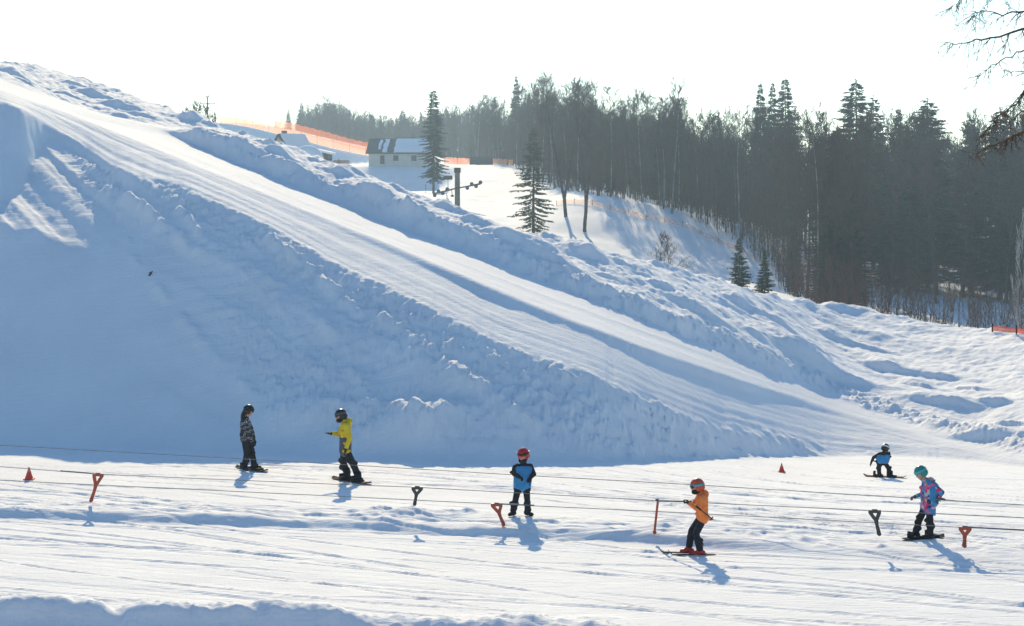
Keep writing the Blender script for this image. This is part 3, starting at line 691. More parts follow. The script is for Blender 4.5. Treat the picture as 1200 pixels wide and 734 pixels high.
# --- the tree whose twigs hang in at the top right, its trunk out of the picture
rk = random.Random(31)
LARCHB = simple_mat('larch_bark', (0.075, 0.055, 0.04), 0.9, (0.035, 0.027, 0.022), 6, .4)
DRY = simple_mat('dry_brown_twigs', (0.12, 0.065, 0.035), 0.9, (0.06, 0.038, 0.024), 4)
d = 27.0; bx = at(1440, 0, d).x; bz = near_z(bx, d)
r = empty('larch_tree', (bx, d, bz)); tag(r, 'larch whose thin bare drooping branches hang in at the top right corner', 'larch tree')
tr = MB(); tr.tube([(0, 0, -.4), (0.05, 0, 4), (0, .05, 9), (0, 0, 14)], [.24, .19, .12, .03], n=10); tr.build('trunk', LARCHB, r, smooth=True)
def limb(ptsimg, r0, twigs, tl, mb, hang=0.7):
    P = [at(px, py, d + dz) - Vector((bx, d, bz)) for px, py, dz in ptsimg]
    st = Vector((0, 0, P[0].z + .15)); P = [st] + P
    # refine with wobble
    Q = []
    for i in range(len(P) - 1):
        for k in range(5):
            Q.append(P[i].lerp(P[i + 1], k / 5) + Vector((rk.gauss(0, .008), rk.gauss(0, .03), rk.gauss(0, .010))))
    Q.append(P[-1])
    R_ = [max(.0035, r0 * (1 - .93 * i / (len(Q) - 1))) for i in range(len(Q))]
    mb.tube(Q, R_, n=5, cap=False)
    for j in range(int(twigs * 1.7)):
        t = rk.uniform(.32, 1.0); fi = t * (len(Q) - 1); i = min(int(fi), len(Q) - 2); b = Q[i].lerp(Q[i + 1], fi - i)
        dirv = (Q[i + 1] - Q[i]).normalized()
        nd = (dirv * rk.uniform(.2, .9) + Vector((rk.gauss(0, .4), rk.gauss(0, .5), rk.gauss(-hang, .45)))).normalized()
        L = tl * rk.uniform(.35, 1.2); a = b; w = max(.0048, R_[i] * .45); pts = [a]
        for k in range(4):
            nd = (nd + Vector((rk.gauss(0, .22), rk.gauss(0, .22), rk.gauss(-.06, .2)))).normalized(); a = a + nd * L / 4; pts.append(a)
        mb.tube(pts, [w, w * .85, w * .7, w * .6, w * .5], n=3, cap=False)
        for k in range(5):
            b2 = pts[rk.randrange(1, 5)]; n2 = (nd + Vector((rk.gauss(0, .7), rk.gauss(0, .7), rk.gauss(-.2, .5)))).normalized()
            mb.tube([b2, b2 + n2 * L * rk.uniform(.15, .4)], [w * .6, w * .4], n=3, cap=False)
lm = MB()
limb([(1240, 25, 0), (1200, 35, 0), (1150, 48, .3), (1120, 51, .4), (1098, 50, .5)], .026, 16, .30, lm)
limb([(1250, 0, .2), (1205, 12, .3), (1175, 17, .4), (1150, 12, .5), (1138, 20, .5)], .022, 22, .30, lm, .4)
limb([(1240, 48, -.4), (1205, 58, -.3), (1180, 68, -.2), (1150, 85, -.1), (1143, 90, 0)], .018, 10, .26, lm)
limb([(1240, 78, .6), (1203, 84, .5), (1185, 84, .5), (1176, 82, .5)], .016, 8, .2, lm)
limb([(1245, -10, -.6), (1190, -12, -.5), (1150, -6, -.5), (1125, -2, -.4), (1113, 12, -.4)], .018, 18, .28, lm)
lm.build('upper_branches', LARCHB, r)
ld = MB()
limb([(1245, 70, 0), (1205, 100, 0), (1190, 122, 0), (1165, 140, .1), (1152, 160, .2)], .026, 34, .30, ld, .35)
limb([(1250, 110, .4), (1205, 125, .3), (1188, 140, .3), (1175, 135, .3)], .022, 24, .26, ld, .3)
limb([(1250, 130, -.3), (1210, 148, -.2), (1185, 162, -.2), (1160, 172, -.1), (1135, 183, 0)], .03, 40, .20, ld, .4)
ld.build('lower_branches', DRY, r)
# ------------------------------------------------------------------ house, shed, lift tower, nets, small things
WALL = simple_mat('pale_render', (0.56, 0.54, 0.48), 0.9, (0.48, 0.46, 0.41), .6)
WOOD = simple_mat('weathered_wood', (0.16, 0.10, 0.06), 0.85, (0.09, 0.06, 0.04), 1.5)
DARKWOOD = simple_mat('dark_timber', (0.060, 0.047, 0.038), 0.85, (0.03, 0.025, 0.02), 2)
ROOF = simple_mat('dark_sheet_roof', (0.055, 0.065, 0.075), 0.6, (0.035, 0.04, 0.048), 2)
ROOFSNOW = snow_mat('roof_snow', 0.6)
GLASS = simple_mat('dark_window_glass', (0.03, 0.035, 0.045), 0.15, None, 2)
FRAME = simple_mat('white_frame', (0.6, 0.58, 0.54), 0.7, None, 2)
BRICK = simple_mat('brick_chimney', (0.22, 0.12, 0.09), 0.9, (0.13, 0.08, 0.065), 5)
STEEL = simple_mat('dull_steel', (0.10, 0.105, 0.11), 0.55, (0.06, 0.06, 0.065), 3, metal=.4)
POLEW = simple_mat('concrete_mast', (0.17, 0.165, 0.155), 0.9, (0.12, 0.115, 0.105), 3)

def net_mat(name, col, alpha):
    m, nt, b = nodes(name); L = nt.links.new
    b.inputs['Base Color'].default_value = (*col, 1); b.inputs['Roughness'].default_value = 0.6
    n = nt.nodes.new('ShaderNodeTexNoise'); n.inputs['Scale'].default_value = 0.35; n.inputs['Detail'].default_value = 4
    g = nt.nodes.new('ShaderNodeNewGeometry'); L(g.outputs['Position'], n.inputs['Vector'])
    r = nt.nodes.new('ShaderNodeMapRange'); r.inputs['To Min'].default_value = alpha - .22; r.inputs['To Max'].default_value = alpha + .22
    L(n.outputs['Fac'], r.inputs['Value'])
    tl = nt.nodes.new('ShaderNodeBsdfTranslucent'); tl.inputs['Color'].default_value = (*col, 1)
    tp = nt.nodes.new('ShaderNodeBsdfTransparent')
    a = nt.nodes.new('ShaderNodeMixShader'); a.inputs['Fac'].default_value = .55
    L(b.outputs[0], a.inputs[1]); L(tl.outputs[0], a.inputs[2])
    c = nt.nodes.new('ShaderNodeMixShader'); L(r.outputs[0], c.inputs['Fac']); L(tp.outputs[0], c.inputs[1]); L(a.outputs[0], c.inputs[2])
    L(c.outputs[0], nt.nodes['Material Output'].inputs['Surface'])
    return m
NET = net_mat('orange_net', (0.85, 0.24, 0.08), .66)
NETP = net_mat('peach_net', (0.90, 0.38, 0.16), .68)
NETC = net_mat('faded_net', (0.90, 0.50, 0.30), .42)
NETR = net_mat('red_net', (0.62, 0.10, 0.05), .85)

def net_fence(pts, h, mat, label, pole=2, hoff=0.05):
    """pts: world points on the ground; a sagging net between stakes"""
    o0 = Vector(pts[0]); r = empty('net_fence', o0); tag(r, label, 'fence')
    L = MB(); 
    dense = []
    for i in range(len(pts) - 1):
        for k in range(6): dense.append(Vector(pts[i]).lerp(Vector(pts[i + 1]), k / 6))
    dense.append(Vector(pts[-1]))
    v = []; f = []
    for i, p in enumerate(dense):
        sag = 0.12 * h * abs(math.sin(i * math.pi / 6)) + rt.uniform(0, .05) * h
        w = Vector((0, rt.gauss(0, .05), 0))
        v += [tuple(p - o0 + w + Vector((0, 0, hoff))), tuple(p - o0 - w * .5 + Vector((0, 0, hoff + h - sag)))]
    for i in range(len(dense) - 1): f.append((2 * i, 2 * i + 2, 2 * i + 3, 2 * i + 1))
    link_mesh('netting', v, f, mat, r)
    for p in pts[::pole]:
        s = MB(); q = Vector(p) - o0; s.tube([q - Vector((0, 0, .2)), q + Vector((0, 0, h + .12))], .03, n=5); s.build('stake', DARKWOOD, r)
    return r
def fline(ptsimg):
    out = []
    for px, d in ptsimg: out.append(fat(px, d))
    return out
net_fence(fline([(x, 512 + 6 * math.sin(x / 40)) for x in np.linspace(322, 440, 14)]), 2.0, NET, 'long bright orange safety net along the top of the far slope')
net_fence(fline([(x, 480.5) for x in np.linspace(258, 438, 20)]), 1.9, NETP, 'pale see-through orange net along the crest of the shaded far bank')
net_fence(fline([(x, 405) for x in np.linspace(521, 551, 5)]), 1.4, NET, 'short orange net beside the house behind the shaggy spruce')
net_fence(fline([(x, 408) for x in np.linspace(577, 601, 4)]), 1.2, NETP, 'short pale orange net at the left foot of the forest')
net_fence(fline([(x, d) for x, d in zip(np.linspace(652, 916, 26), np.interp(np.linspace(652, 916, 26), [652, 733, 800, 860, 916], [258, 253, 252, 246, 236]))]), .55, NETC, 'long low peach net running down across the clearing')
net_fence([hit(x, np.interp(x, [1163, 1200, 1290], [389.5, 393.5, 403])) for x in np.linspace(1163, 1290, 10)], .22, NETR, 'low red net at the far right end of the snow ridge')
# low dark wall of stacked boards
r = empty('board_fence', fat(564, 404)); tag(r, 'low dark board fence between the two short orange nets', 'fence')
b = MB(); b.box((0, 0, .75), (4.6, .15, 1.5)); b.build('boards', ROOF, r)
b = MB(); b.box((0, 0, 1.58), (4.8, .3, .16)); b.build('top_rail', STEEL, r)

# ---- white house
hp = fat(471, 400); hz0 = hp.z - .15
R_ = empty('house', (hp.x, hp.y, hz0), math.radians(-7)); tag(R_, 'small white rendered house with a half snow covered dark roof', 'house')
L2, W2, WH, RH = 5.9, 3.6, 2.5, 2.7
w = MB(); w.box((0, 0, WH / 2 - .5), (L2 * 2, W2 * 2, WH + 1.0))
w.add([(-L2, -W2, WH), (-L2, W2, WH), (-L2, 0, WH + RH - .15)], [(0, 2, 1)]); w.add([(L2, -W2, WH), (L2, W2, WH), (L2, 0, WH + RH - .15)], [(0, 1, 2)])
w.build('wall', WALL, R_)
rf = MB(); sl_ = math.atan2(RH, W2); nl = math.hypot(RH, W2) + .5
for sgn in (-1, 1):
    q = Matrix.Rotation(sl_ * sgn, 3, 'X') if sgn < 0 else Matrix.Rotation(-sl_, 3, 'X')
    q = Matrix.Rotation(-sl_ * sgn, 3, 'X')
    c = Vector((0, sgn * (W2 + .35) / 2, WH + RH / 2 - .12))
    rf.box(c, (L2 * 2 + 1.1, nl, .14), q)
roof = rf.build('roof', ROOF, R_)
# snow lying on the roof: the large patch at the right and two narrow strips
sn = MB(); qn = Matrix.Rotation(sl_, 3, 'X'); rr_ = random.Random(3)
def roof_patch(x0, x1, t0, t1, th=.16):
    nx = max(2, int((x1 - x0) / .5)); v = []; f = []
    for i in range(nx + 1):
        x = x0 + (x1 - x0) * i / nx
        for k in range(7):
            t = t0 + (t1 - t0) * k / 6
            e = min(1, min(i, nx - i) * .9, min(k, 6 - k) * .9)
            jx = rr_.gauss(0, .09) if i in (0, nx) else 0
            y = -(W2 + .35) * (1 - t); z = WH - .30 + (RH + .28) * t
            v.append((x + jx, y - .1 - .02, z + .13 + th * e))
    for i in range(nx):
        for k in range(6): f.append((i * 7 + k, (i + 1) * 7 + k, (i + 1) * 7 + k + 1, i * 7 + k + 1))
    sn.add(v, f)
roof_patch(-1.0, L2 + .5, .04, .98); roof_patch(-4.1, -3.6, .25, .9, .1); roof_patch(-3.1, -2.3, .05, .95)
sn.build('roof_snow', ROOFSNOW, roof)
for x, z, ww, hh in [(-3.2, 1.05, .75, 1.55), (-.55, 1.35, 1.1, 1.15), (3.0, 1.35, 1.1, 1.15)]:
    fm = MB(); t = .09
    for dx, dz, a, c_ in [(-ww / 2, 0, t, hh + t), (ww / 2, 0, t, hh + t), (0, hh / 2, ww, t), (0, -hh / 2, ww, t)]:
        fm.box((x + dx, -W2 - .03, z + dz), (a, .1, c_))
    wd_ = fm.build('window' if hh < 1.4 else 'door', FRAME if hh < 1.4 else DARKWOOD, R_)
    g = MB(); g.box((x, -W2 - .012, z), (ww - .09, .05, hh - .09)); g.build('pane' if hh < 1.4 else 'door_leaf', GLASS, wd_)
g = MB(); g.box((-L2 - .015, -1.2, 1.2), (.06, .9, 1.1)); g.build('window', GLASS, R_)
g = MB(); g.box((2.2, .3, WH + RH + .1), (.6, .6, 1.0)); g.build('chimney', BRICK, R_)

# ---- gabled shed half hidden behind the ridge
sp = fat(341, 352); sz = at(341, 187, 352).z
R_ = empty('shed', (sp.x, sp.y, sz), math.radians(-32)); tag(R_, 'small gabled shed with brick chimney and snowy roof behind the ridge', 'shed')
w = MB(); a_, l_, h_, t_ = 1.75, 3.3, 1.5, 4.0
w.add([(-a_, -l_, 0), (a_, -l_, 0), (a_, -l_, h_), (0, -l_, t_), (-a_, -l_, h_), (-a_, l_, 0), (a_, l_, 0), (a_, l_, h_), (0, l_, t_), (-a_, l_, h_)],
      [(0, 1, 2, 3, 4), (9, 8, 7, 6, 5), (0, 4, 9, 5), (1, 6, 7, 2), (4, 3, 8, 9), (3, 2, 7, 8)])
w.build('wall', WALL, R_)
rf = MB(); an = math.atan2(t_ - h_, a_)
for sgn in (-1, 1):
    rf.box((sgn * (a_ + .3) / 2, 0, (h_ + t_) / 2 + .02), (math.hypot(a_, t_ - h_) + .55, 2 * l_ + .7, .16), Matrix.Rotation(sgn * an, 3, 'Y'))
ro = rf.build('roof', DARKWOOD, R_)
sn = MB(); 
for sgn in (-1, 1):
    sn.box((sgn * (a_ + .3) / 2 + sgn * .08, .2, (h_ + t_) / 2 + .2), (math.hypot(a_, t_ - h_) + .45, 2 * l_ + .2, .2), Matrix.Rotation(sgn * an, 3, 'Y'))
sn.build('roof_snow', ROOFSNOW, ro)
c = MB(); c.box((-.5, -1.2, t_ + .1), (.7, .7, 1.6)); c.build('chimney', BRICK, R_)
# snow heap in front of the shed
def heap(px, py, d, rx, rz_, label):
    c = at(px, py, d); v = []; f = []; n = 22; m_ = 9; rr = random.Random(int(px))
    for j in range(m_):
        for i in range(n):
            a = 2 * math.pi * i / n; e = (math.pi / 2) * j / (m_ - 1); k = 1 + .12 * math.sin(3 * a + px) + rr.gauss(0, .02)
            v.append((rx * math.cos(a) * math.cos(e) * k, rx * .8 * math.sin(a) * math.cos(e) * k, rz_ * math.sin(e) - .3))
    for j in range(m_ - 1):
        for i in range(n): f.append((j * n + i, j * n + (i + 1) % n, (j + 1) * n + (i + 1) % n, (j + 1) * n + i))
    o = link_mesh('snow_heap', v, f, FARSNOW, None, c, True); tag(o, label, 'snow heap')
heap(361, 186, 340, 2.5, 2.5, 'rounded snow heap in front of the gabled shed')
# low shed with snow on its roof to the right of it
R_ = empty('low_shed', at(377, 187, 348), math.radians(-12)); tag(R_, 'low dark lean-to with thick snow on its roof right of the gabled shed', 'shed')
b = MB(); b.box((0, 0, .55), (3.0, 2.4, 1.5)); b.build('wall', DARKWOOD, R_)
b = MB(); b.box((-.2, 0, 1.5), (4.6, 3.0, .35), Matrix.Rotation(.22, 3, 'Y')); b.build('roof_snow', ROOFSNOW, R_)
# wooden trough-like stack
R_ = empty('plank_stack', at(399, 195, 335), math.radians(4)); tag(R_, 'low orange-brown stack of planks left of the white house', 'plank stack')
ORB = simple_mat('orange_brown_planks', (0.42, 0.19, 0.09), 0.85, (0.24, 0.12, 0.07), 1.5)
for k in range(3):
    b = MB(); b.box((0.05 * k, .05 * k, .25 + .3 * k), (2.9 - .1 * k, 1.0, .24)); b.build('plank', ORB, R_)
for x in (-1.1, 1.1):
    b = MB(); b.box((x, 0, -.1), (.25, .9, .4)); b.build('support', DARKWOOD, R_)

# ---- ski lift tower
tp = fat(536, 262); tp.z = at(536, 244, 262).z
R_ = empty('lift_tower', tp); R_.scale = (.80, .80, .82); tag(R_, 'stout ski lift tower with wheel arms on both sides', 'lift tower')
b = MB(); b.tube([(0, 0, -1.5), (0, 0, 6.0)], [.46, .42], n=10); b.build('mast', POLEW, R_)
b = MB(); b.box((0, 0, 5.9), (1.05, 1.0, .75)); b.build('cap_box', DARKWOOD, R_)
arm = MB(); arm.tube([(-3.3, .1, 2.35), (0, -.55, 3.1), (3.7, -.2, 3.75)], .13, n=6); A = arm.build('crossarm', STEEL, R_)
for sx, xs in ((-1, (-3.6, -3.0, -2.3, -1.6)), (1, (1.6, 2.3, 3.0, 3.7))):
    bm_ = MB(); z_ = lambda x: 3.1 + x * (.19 if x > 0 else .23)
    bm_.box(((xs[0] + xs[-1]) / 2, -.45, z_((xs[0] + xs[-1]) / 2) + .12 * 0), (2.6, .14, .22), Matrix.Rotation(-math.atan(.2), 3, 'Y')); bm_.build('wheel_beam', STEEL, A)
    for k, x in enumerate(xs):
        wh = MB(); c = Vector((x, -.55, z_(x) + (.22 if k % 2 else -.28))); n = 12
        wh.tube([c + Vector((0, .14, 0)), c - Vector((0, .14, 0))], .30, n=n); wh.build('wheel', STEEL, R_)
for x, z in ((-1.7, 1.3), (-.9, 1.9)):
    b = MB(); b.tube([(x, -.4, z + 1.0), (x + .1, -.4, z)], .06, n=5); b.box((x + .1, -.4, z), (.5, .3, .3)); b.build('hanger', STEEL, A)
# ---- power pole on the ridge
pp = at(243, 160, 175)
R_ = empty('power_pole', pp); tag(R_, 'thin power pole with short crossarms rising behind the left ridge', 'power pole')
b = MB(); b.tube([(0, 0, -1), (0, 0, (160 - 113) / F * 175)], [.09, .055], n=7); b.build('mast', POLEW, R_)
for z, hw in (((160 - 113) / F * 175 - .05, .18), ((160 - 121.5) / F * 175, .65)):
    b = MB(); b.box((0, 0, z), (hw * 2, .06, .06)); ca = b.build('crossarm', POLEW, R_)
    for sx in (-1, 1):
        i_ = MB(); i_.tube([(sx * (hw - .06), 0, z + .04), (sx * (hw - .06), 0, z + .2)], [.05, .03], n=6); i_.build('insulator', FRAME, ca)
# ---- little things on the snow
def stake(name, px, py0, py1, d, r, label, cat, mat=DARKWOOD, head=None):
    p = at(px, py0, d); R_ = empty(name, p); tag(R_, label, cat); H = (py0 - py1) / F * d
    b = MB(); b.tube([(0, 0, -.2), (0, 0, H)], [r, r * .8], n=6); b.build('post', mat, R_)
    if head:
        b = MB(); b.box((0, -.05, H - head[1] / 2), (head[0], .06, head[1])); b.build(head[2], mat, R_)
stake('sign_post', 525, 220, 206, 300, .05, 'small dark sign on a thin post in the middle of the clearing', 'sign', DARKWOOD, (1.3, .6, 'board'))
stake('lamp_post', 327, 175, 157.5, 260, .05, 'thin dark post with a bent head left of the gabled shed', 'lamp post', STEEL, (.45, .12, 'lamp_head'))
stake('stake', 397, 152 + 42, 186, 300, .05, 'short thin stake by the plank stack', 'stake')
stake('marker_stake', 499, 232, 216, 310, .045, 'thin stake in the shade left of the shaggy spruce trunk', 'stake')
v = hit(176, 324); R_ = empty('driftwood_stub', v); tag(R_, 'dark broken branch stub sticking out of the shaded snow slope', 'branch')
b = MB(); b.tube([(-.06, 0, -.1), (.02, -.03, .04), (.07, 0, .11)], [.035, .03, .015], n=6); b.build('stem', DARKWOOD, R_)
b = MB(); b.tube([(.02, -.03, .04), (-.03, -.06, .09)], [.016, .01], n=5); b.build('twig', DARKWOOD, R_)

# ---- traffic cones
CONE = simple_mat('cone_orange', (0.75, 0.07, 0.04), 0.5, (0.62, 0.05, 0.03), 3)
def cone(px, py, H, label):
    p = hit(px, py); R_ = empty('traffic_cone', p); tag(R_, label, 'cone')
    b = MB(); b.tube([(0, 0, .03), (0, 0, .3 * H), (0, 0, H * .62)], [.40 * H * .85, .26 * H, .16 * H], n=16); b.tube([(0, 0, H * .84), (0, 0, H)], [.085 * H, .045 * H], n=16); b.build('cone_body', CONE, R_, smooth=False)
    b = MB(); b.tube([(0, 0, H * .62), (0, 0, H * .84)], [.162 * H, .088 * H], n=16); b.build('pale_band', simple_mat('cone_band', (0.75, .25, .2), .5), R_)
    b = MB(); b.box((0, 0, .0), (.78 * H, .78 * H, .06)); b.build('foot', CONE, R_)
cone(34, 562.5, .30, 'red cone on the packed snow at the far left')
cone(916, 553.5, .24, 'small red cone out on the flat below the big piste')

# ---- tow ropes and their handles
ROPE = simple_mat('grey_rope', (0.22, 0.21, 0.20), 0.9, (0.14, 0.14, 0.14), 6)
PLO = simple_mat('orange_plastic', (0.46, 0.09, 0.04), 0.5, (0.34, 0.065, 0.035), 4)
PLD = simple_mat('dark_plastic', (0.07, 0.07, 0.06), 0.5, (0.04, 0.04, 0.036), 4)
TUBE = simple_mat('blue_grey_tube', (0.10, 0.14, 0.20), 0.4, None, 4)
def rope_pt(k, px):
    tab = {'a': ([-420, 0, 400, 600, 800, 1200, 1620], [500, 522, 544.5, 556.5, 567.5, 592, 616], .95),
           'b': ([-420, 0, 115, 400, 483, 773, 1200, 1620], [523, 547, 556, 568, 571, 587, 607, 628], .85),
           'c': ([-420, 0, 400, 583, 800, 1133, 1200, 1620], [538, 563, 582, 591, 601, 618.5, 622, 645], .62)}[k]
    py = np.interp(px, tab[0], tab[1]); dd = (CH - tab[2]) * F / (py - HOR)
    return at(px, py, dd)
for k, lb in (('a', 'farthest thin tow rope, passing the child in the red helmet'), ('b', 'middle tow rope, carrying a dark hanging handle'), ('c', 'nearest and lowest tow rope, crossing in front of the others')):
    xs = np.arange(-400, 1601, 20); P = [rope_pt(k, x) for x in xs]; o0 = P[0]
    b = MB(); b.tube([p - o0 for p in P], .0075, n=6); o = b.build('tow_rope', ROPE, None, o0); tag(o, lb, 'tow rope', 'tow ropes of the lift')
def handle(k, px, px1, bot, mat, label, edge=False, rod=None, top=None):
    """a T-handle hanging off rope k: flat Y-shaped plate with a hole, tapering to a stem"""
    p = rope_pt(k, px) if top is None else top
    m = p.y / F
    R_ = empty('tow_bar', p); tag(R_, label, 'tow bar', 'tow bars on the ropes')
    dx = (bot[0] - px) * m; H = (bot[1] - (HOR + (CH - p.z) * F / p.y)) * m
    th = .022
    W = .02 if edge else .11
    b = MB()
    def bar(a, c, w0, w1):
        a = Vector(a); c = Vector(c); n = Vector((-(c - a).z, 0, (c - a).x)).normalized()
        v = [a + n * w0, a - n * w0, c - n * w1, c + n * w1]
        v = [q + Vector((0, -th, 0)) for q in v] + [q + Vector((0, th, 0)) for q in v]
        b.add(v, [(0, 1, 2, 3), (7, 6, 5, 4), (0, 4, 5, 1), (2, 6, 7, 3), (1, 5, 6, 2), (0, 3, 7, 4)])
    if edge:
        bar((0, 0, 0), (dx, 0, -H), .022, .022)
    else:
        bar((-W - .01, 0, -.015), (W + .01, 0, -.015), .028, .028)
        bar((-W + .02, 0.002, -.03), (dx * .3 - .012, 0.002, -H * .40), .034, .032)
        bar((W - .02, -.002, -.03), (dx * .3 + .012, -.002, -H * .40), .034, .032)
        bar((dx * .28, 0.004, -H * .36), (dx * .62, 0.004, -H * .72), .044, .026)
        bar((dx * .60, -.004, -H * .69), (dx, -.004, -H), .032, .036)
    b.build('plate', mat, R_)
    cl = MB(); cl.tube([(-.05, 0, .012), (.05, 0, .008)], .022, n=8); cl.build('rope_clamp', STEEL, R_)
    e = MB(); e.tube([(dx, -.05, -H - .01), (dx, .05, -H - .01)], .04, n=8); e.build('end_knob', mat, R_)
    if rod is not None:
        q = rope_pt(k, rod) if not isinstance(rod, Vector) else rod
        t = MB(); t.tube([(0, 0, 0.01), q - p + Vector((0, 0, .01))], .014, n=8); t.build('pull_tube', TUBE, R_)
handle('b', 115, 0, (107, 586), PLO, 'orange Y-shaped handle hanging at the far left of the ropes', rod=71)
handle('b', 489, 0, (486, 590), PLD, 'grey-black Y-shaped handle hanging left of the child in the red helmet')
handle('c', 582, 0, (590, 614), PLO, 'orange Y-shaped handle hanging by the red helmeted child', rod=626)
handle('b', 771, 0, (767, 623), NETR if False else PLO, 'thin red handle seen edge-on before the skier in orange', edge=True)
handle('b', 1025, 0, (1030, 625), PLD, 'dark Y-shaped handle hanging left of the girl in the patterned jacket')
handle('c', 1131, 0, (1130, 639), PLO, 'orange Y-shaped handle hanging at the far right', rod=1215)
# ------------------------------------------------------------------ people
def sphere_mb(mb, c, rad, rot=None, nu=16, nv=10, zmin=-1.0, zmax=1.0):
    """ellipsoid (part between zmin and zmax of its height)"""
    rows = []
    t0, t1 = math.acos(max(-1, min(1, zmax))), math.acos(max(-1, min(1, zmin)))
    base = len(mb.v)
    for j in range(nv + 1):
        t = t0 + (t1 - t0) * j / nv
        for i in range(nu):
            a = 2 * math.pi * i / nu
            p = Vector((rad[0] * math.sin(t) * math.cos(a), rad[1] * math.sin(t) * math.sin(a), rad[2] * math.cos(t)))
            if rot is not None: p = rot @ p
            mb.v.append(tuple(p + Vector(c)))
    for j in range(nv):
        for i in range(nu):
            a = base + j * nu + i; b = base + j * nu + (i + 1) % nu
            mb.f.append((a, a + nu, b + nu, b)); mb.mi.append(0)
    mb.f.append(tuple(base + i for i in range(nu))); mb.mi.append(0)
    e = base + nv * nu; mb.f.append(tuple(e + i for i in reversed(range(nu)))); mb.mi.append(0)
def caps(mb, a, b, ra, rb, n=12):
    """tapered capsule"""
    a, b = Vector(a), Vector(b); t = (b - a)
    if t.length < 1e-5: t = Vector((0, 0, .001))
    t.normalize(); P = []; R_ = []
    for k in (0.02, .38, .71, .92): P.append(a - t * ra * math.cos(math.asin(k))); R_.append(ra * k)
    P.append(a); R_.append(ra); P.append(a.lerp(b, .5)); R_.append((ra + rb) / 2); P.append(b); R_.append(rb)
    for k in (.92, .71, .38, .02): P.append(b + t * rb * math.cos(math.asin(k))); R_.append(rb * k)
    # steady frame
    u = t.cross(Vector((0, 0, 1))); u = u.normalized() if u.length > .05 else Vector((1, 0, 0)); w = t.cross(u).normalized()
    base = len(mb.v)
    for p, r in zip(P, R_):
        for k in range(n):
            an = 2 * math.pi * k / n; mb.v.append(tuple(p + (u * math.cos(an) + w * math.sin(an)) * r))
    for i in range(len(P) - 1):
        for k in range(n):
            x = base + i * n + k; y = base + i * n + (k + 1) % n
            mb.f.append((x, y, y + n, x + n)); mb.mi.append(0)
    mb.f.append(tuple(base + k for k in reversed(range(n)))); e = base + (len(P) - 1) * n
    mb.f.append(tuple(e + k for k in range(n))); mb.mi += [0, 0]
def fuse(mb, name, mat, parent=None, vox=.014, smooth=3, clip=None):
    """weld overlapping shapes into one continuous skin"""
    me = bpy.data.meshes.new(name); me.from_pydata(mb.v, [], mb.f); me.update()
    o = bpy.data.objects.new(name, me); COL.objects.link(o)
    bmm = bmesh.new(); bmm.from_mesh(me); bmesh.ops.recalc_face_normals(bmm, faces=bmm.faces); bmm.to_mesh(me); bmm.free()
    m = o.modifiers.new('weld', 'REMESH'); m.mode = 'VOXEL'; m.voxel_size = vox
    if smooth:
        m2 = o.modifiers.new('soft', 'SMOOTH'); m2.factor = .5; m2.iterations = smooth
    dg = bpy.context.evaluated_depsgraph_get()
    new = bpy.data.meshes.new_from_object(o.evaluated_get(dg)); new.name = name
    o.modifiers.clear(); o.data = new; bpy.data.meshes.remove(me)
    if clip:
        bmm = bmesh.new(); bmm.from_mesh(new); clip(bmm); bmm.to_mesh(new); bmm.free()
    new.materials.clear(); new.materials.append(mat)
    if len(new.polygons): new.polygons.foreach_set('use_smooth', [True] * len(new.polygons))
    if parent: o.parent = parent
    return o
SKIN = simple_mat('skin', (0.52, 0.30, 0.22), 0.6, (0.46, 0.25, 0.18), 6)
BLACKC = simple_mat('black_cloth', (0.020, 0.020, 0.024), 0.9, (0.012, 0.012, 0.015), 14, .3)
NAVYC = simple_mat('dark_navy_cloth', (0.016, 0.018, 0.028), 0.9, (0.010, 0.011, 0.018), 14, .3)
YELC = simple_mat('yellow_cloth', (0.76, 0.55, 0.03), 0.85, (0.64, 0.44, 0.02), 9, .3)
GREYC = simple_mat('dark_grey_cloth', (0.10, 0.11, 0.12), 0.9, (0.07, 0.075, 0.085), 9, .3)
ORC = simple_mat('orange_cloth', (0.95, 0.27, 0.065), 0.85, (0.84, 0.21, 0.045), 9, .3)
BLUEC = simple_mat('blue_bib_cloth', (0.05, 0.28, 0.54), 0.8, (0.035, 0.20, 0.43), 9, .3)
BLKH = simple_mat('black_helmet', (0.016, 0.016, 0.018), 0.3, None, 5)
REDH = simple_mat('red_helmet', (0.55, 0.02, 0.03), 0.3, (0.42, 0.012, 0.02), 4)
ORH = simple_mat('orange_red_helmet', (0.62, 0.10, 0.04), 0.35, (0.5, 0.07, 0.03), 4)
TEALH = simple_mat('teal_helmet', (0.02, 0.30, 0.26), 0.3, (0.015, 0.22, 0.2), 4)
TEALG = simple_mat('teal_strap', (0.10, 0.42, 0.46), 0.6, None, 6)
LENS = simple_mat('dark_lens', (0.02, 0.02, 0.03), 0.08, None, 3, spec=.6)
WHITEP = simple_mat('white_trim', (0.75, 0.75, 0.75), 0.5, None, 4)
REDP = simple_mat('red_boot_plastic', (0.50, 0.025, 0.03), 0.35, (0.36, 0.02, 0.02), 5)
HAIRD = simple_mat('dark_brown_hair', (0.035, 0.015, 0.011), 0.7, (0.018, 0.009, 0.007), 30)
HAIRF = simple_mat('tan_fur_trim', (0.42, 0.33, 0.24), 0.95, (0.26, 0.20, 0.15), 25, .6)
SKIB = simple_mat('dark_ski', (0.035, 0.035, 0.04), 0.9, None, 5, spec=.05)
BRDG = simple_mat('green_brown_board', (0.10, 0.12, 0.04), 0.9, (0.05, 0.05, 0.03), 5, spec=.05)
BRDR = simple_mat('brown_red_board', (0.18, 0.07, 0.04), 0.9, (0.07, 0.035, 0.03), 5, spec=.05)
BRDB = simple_mat('dull_black_board', (0.03, 0.03, 0.034), 0.9, None, 5, spec=.05)
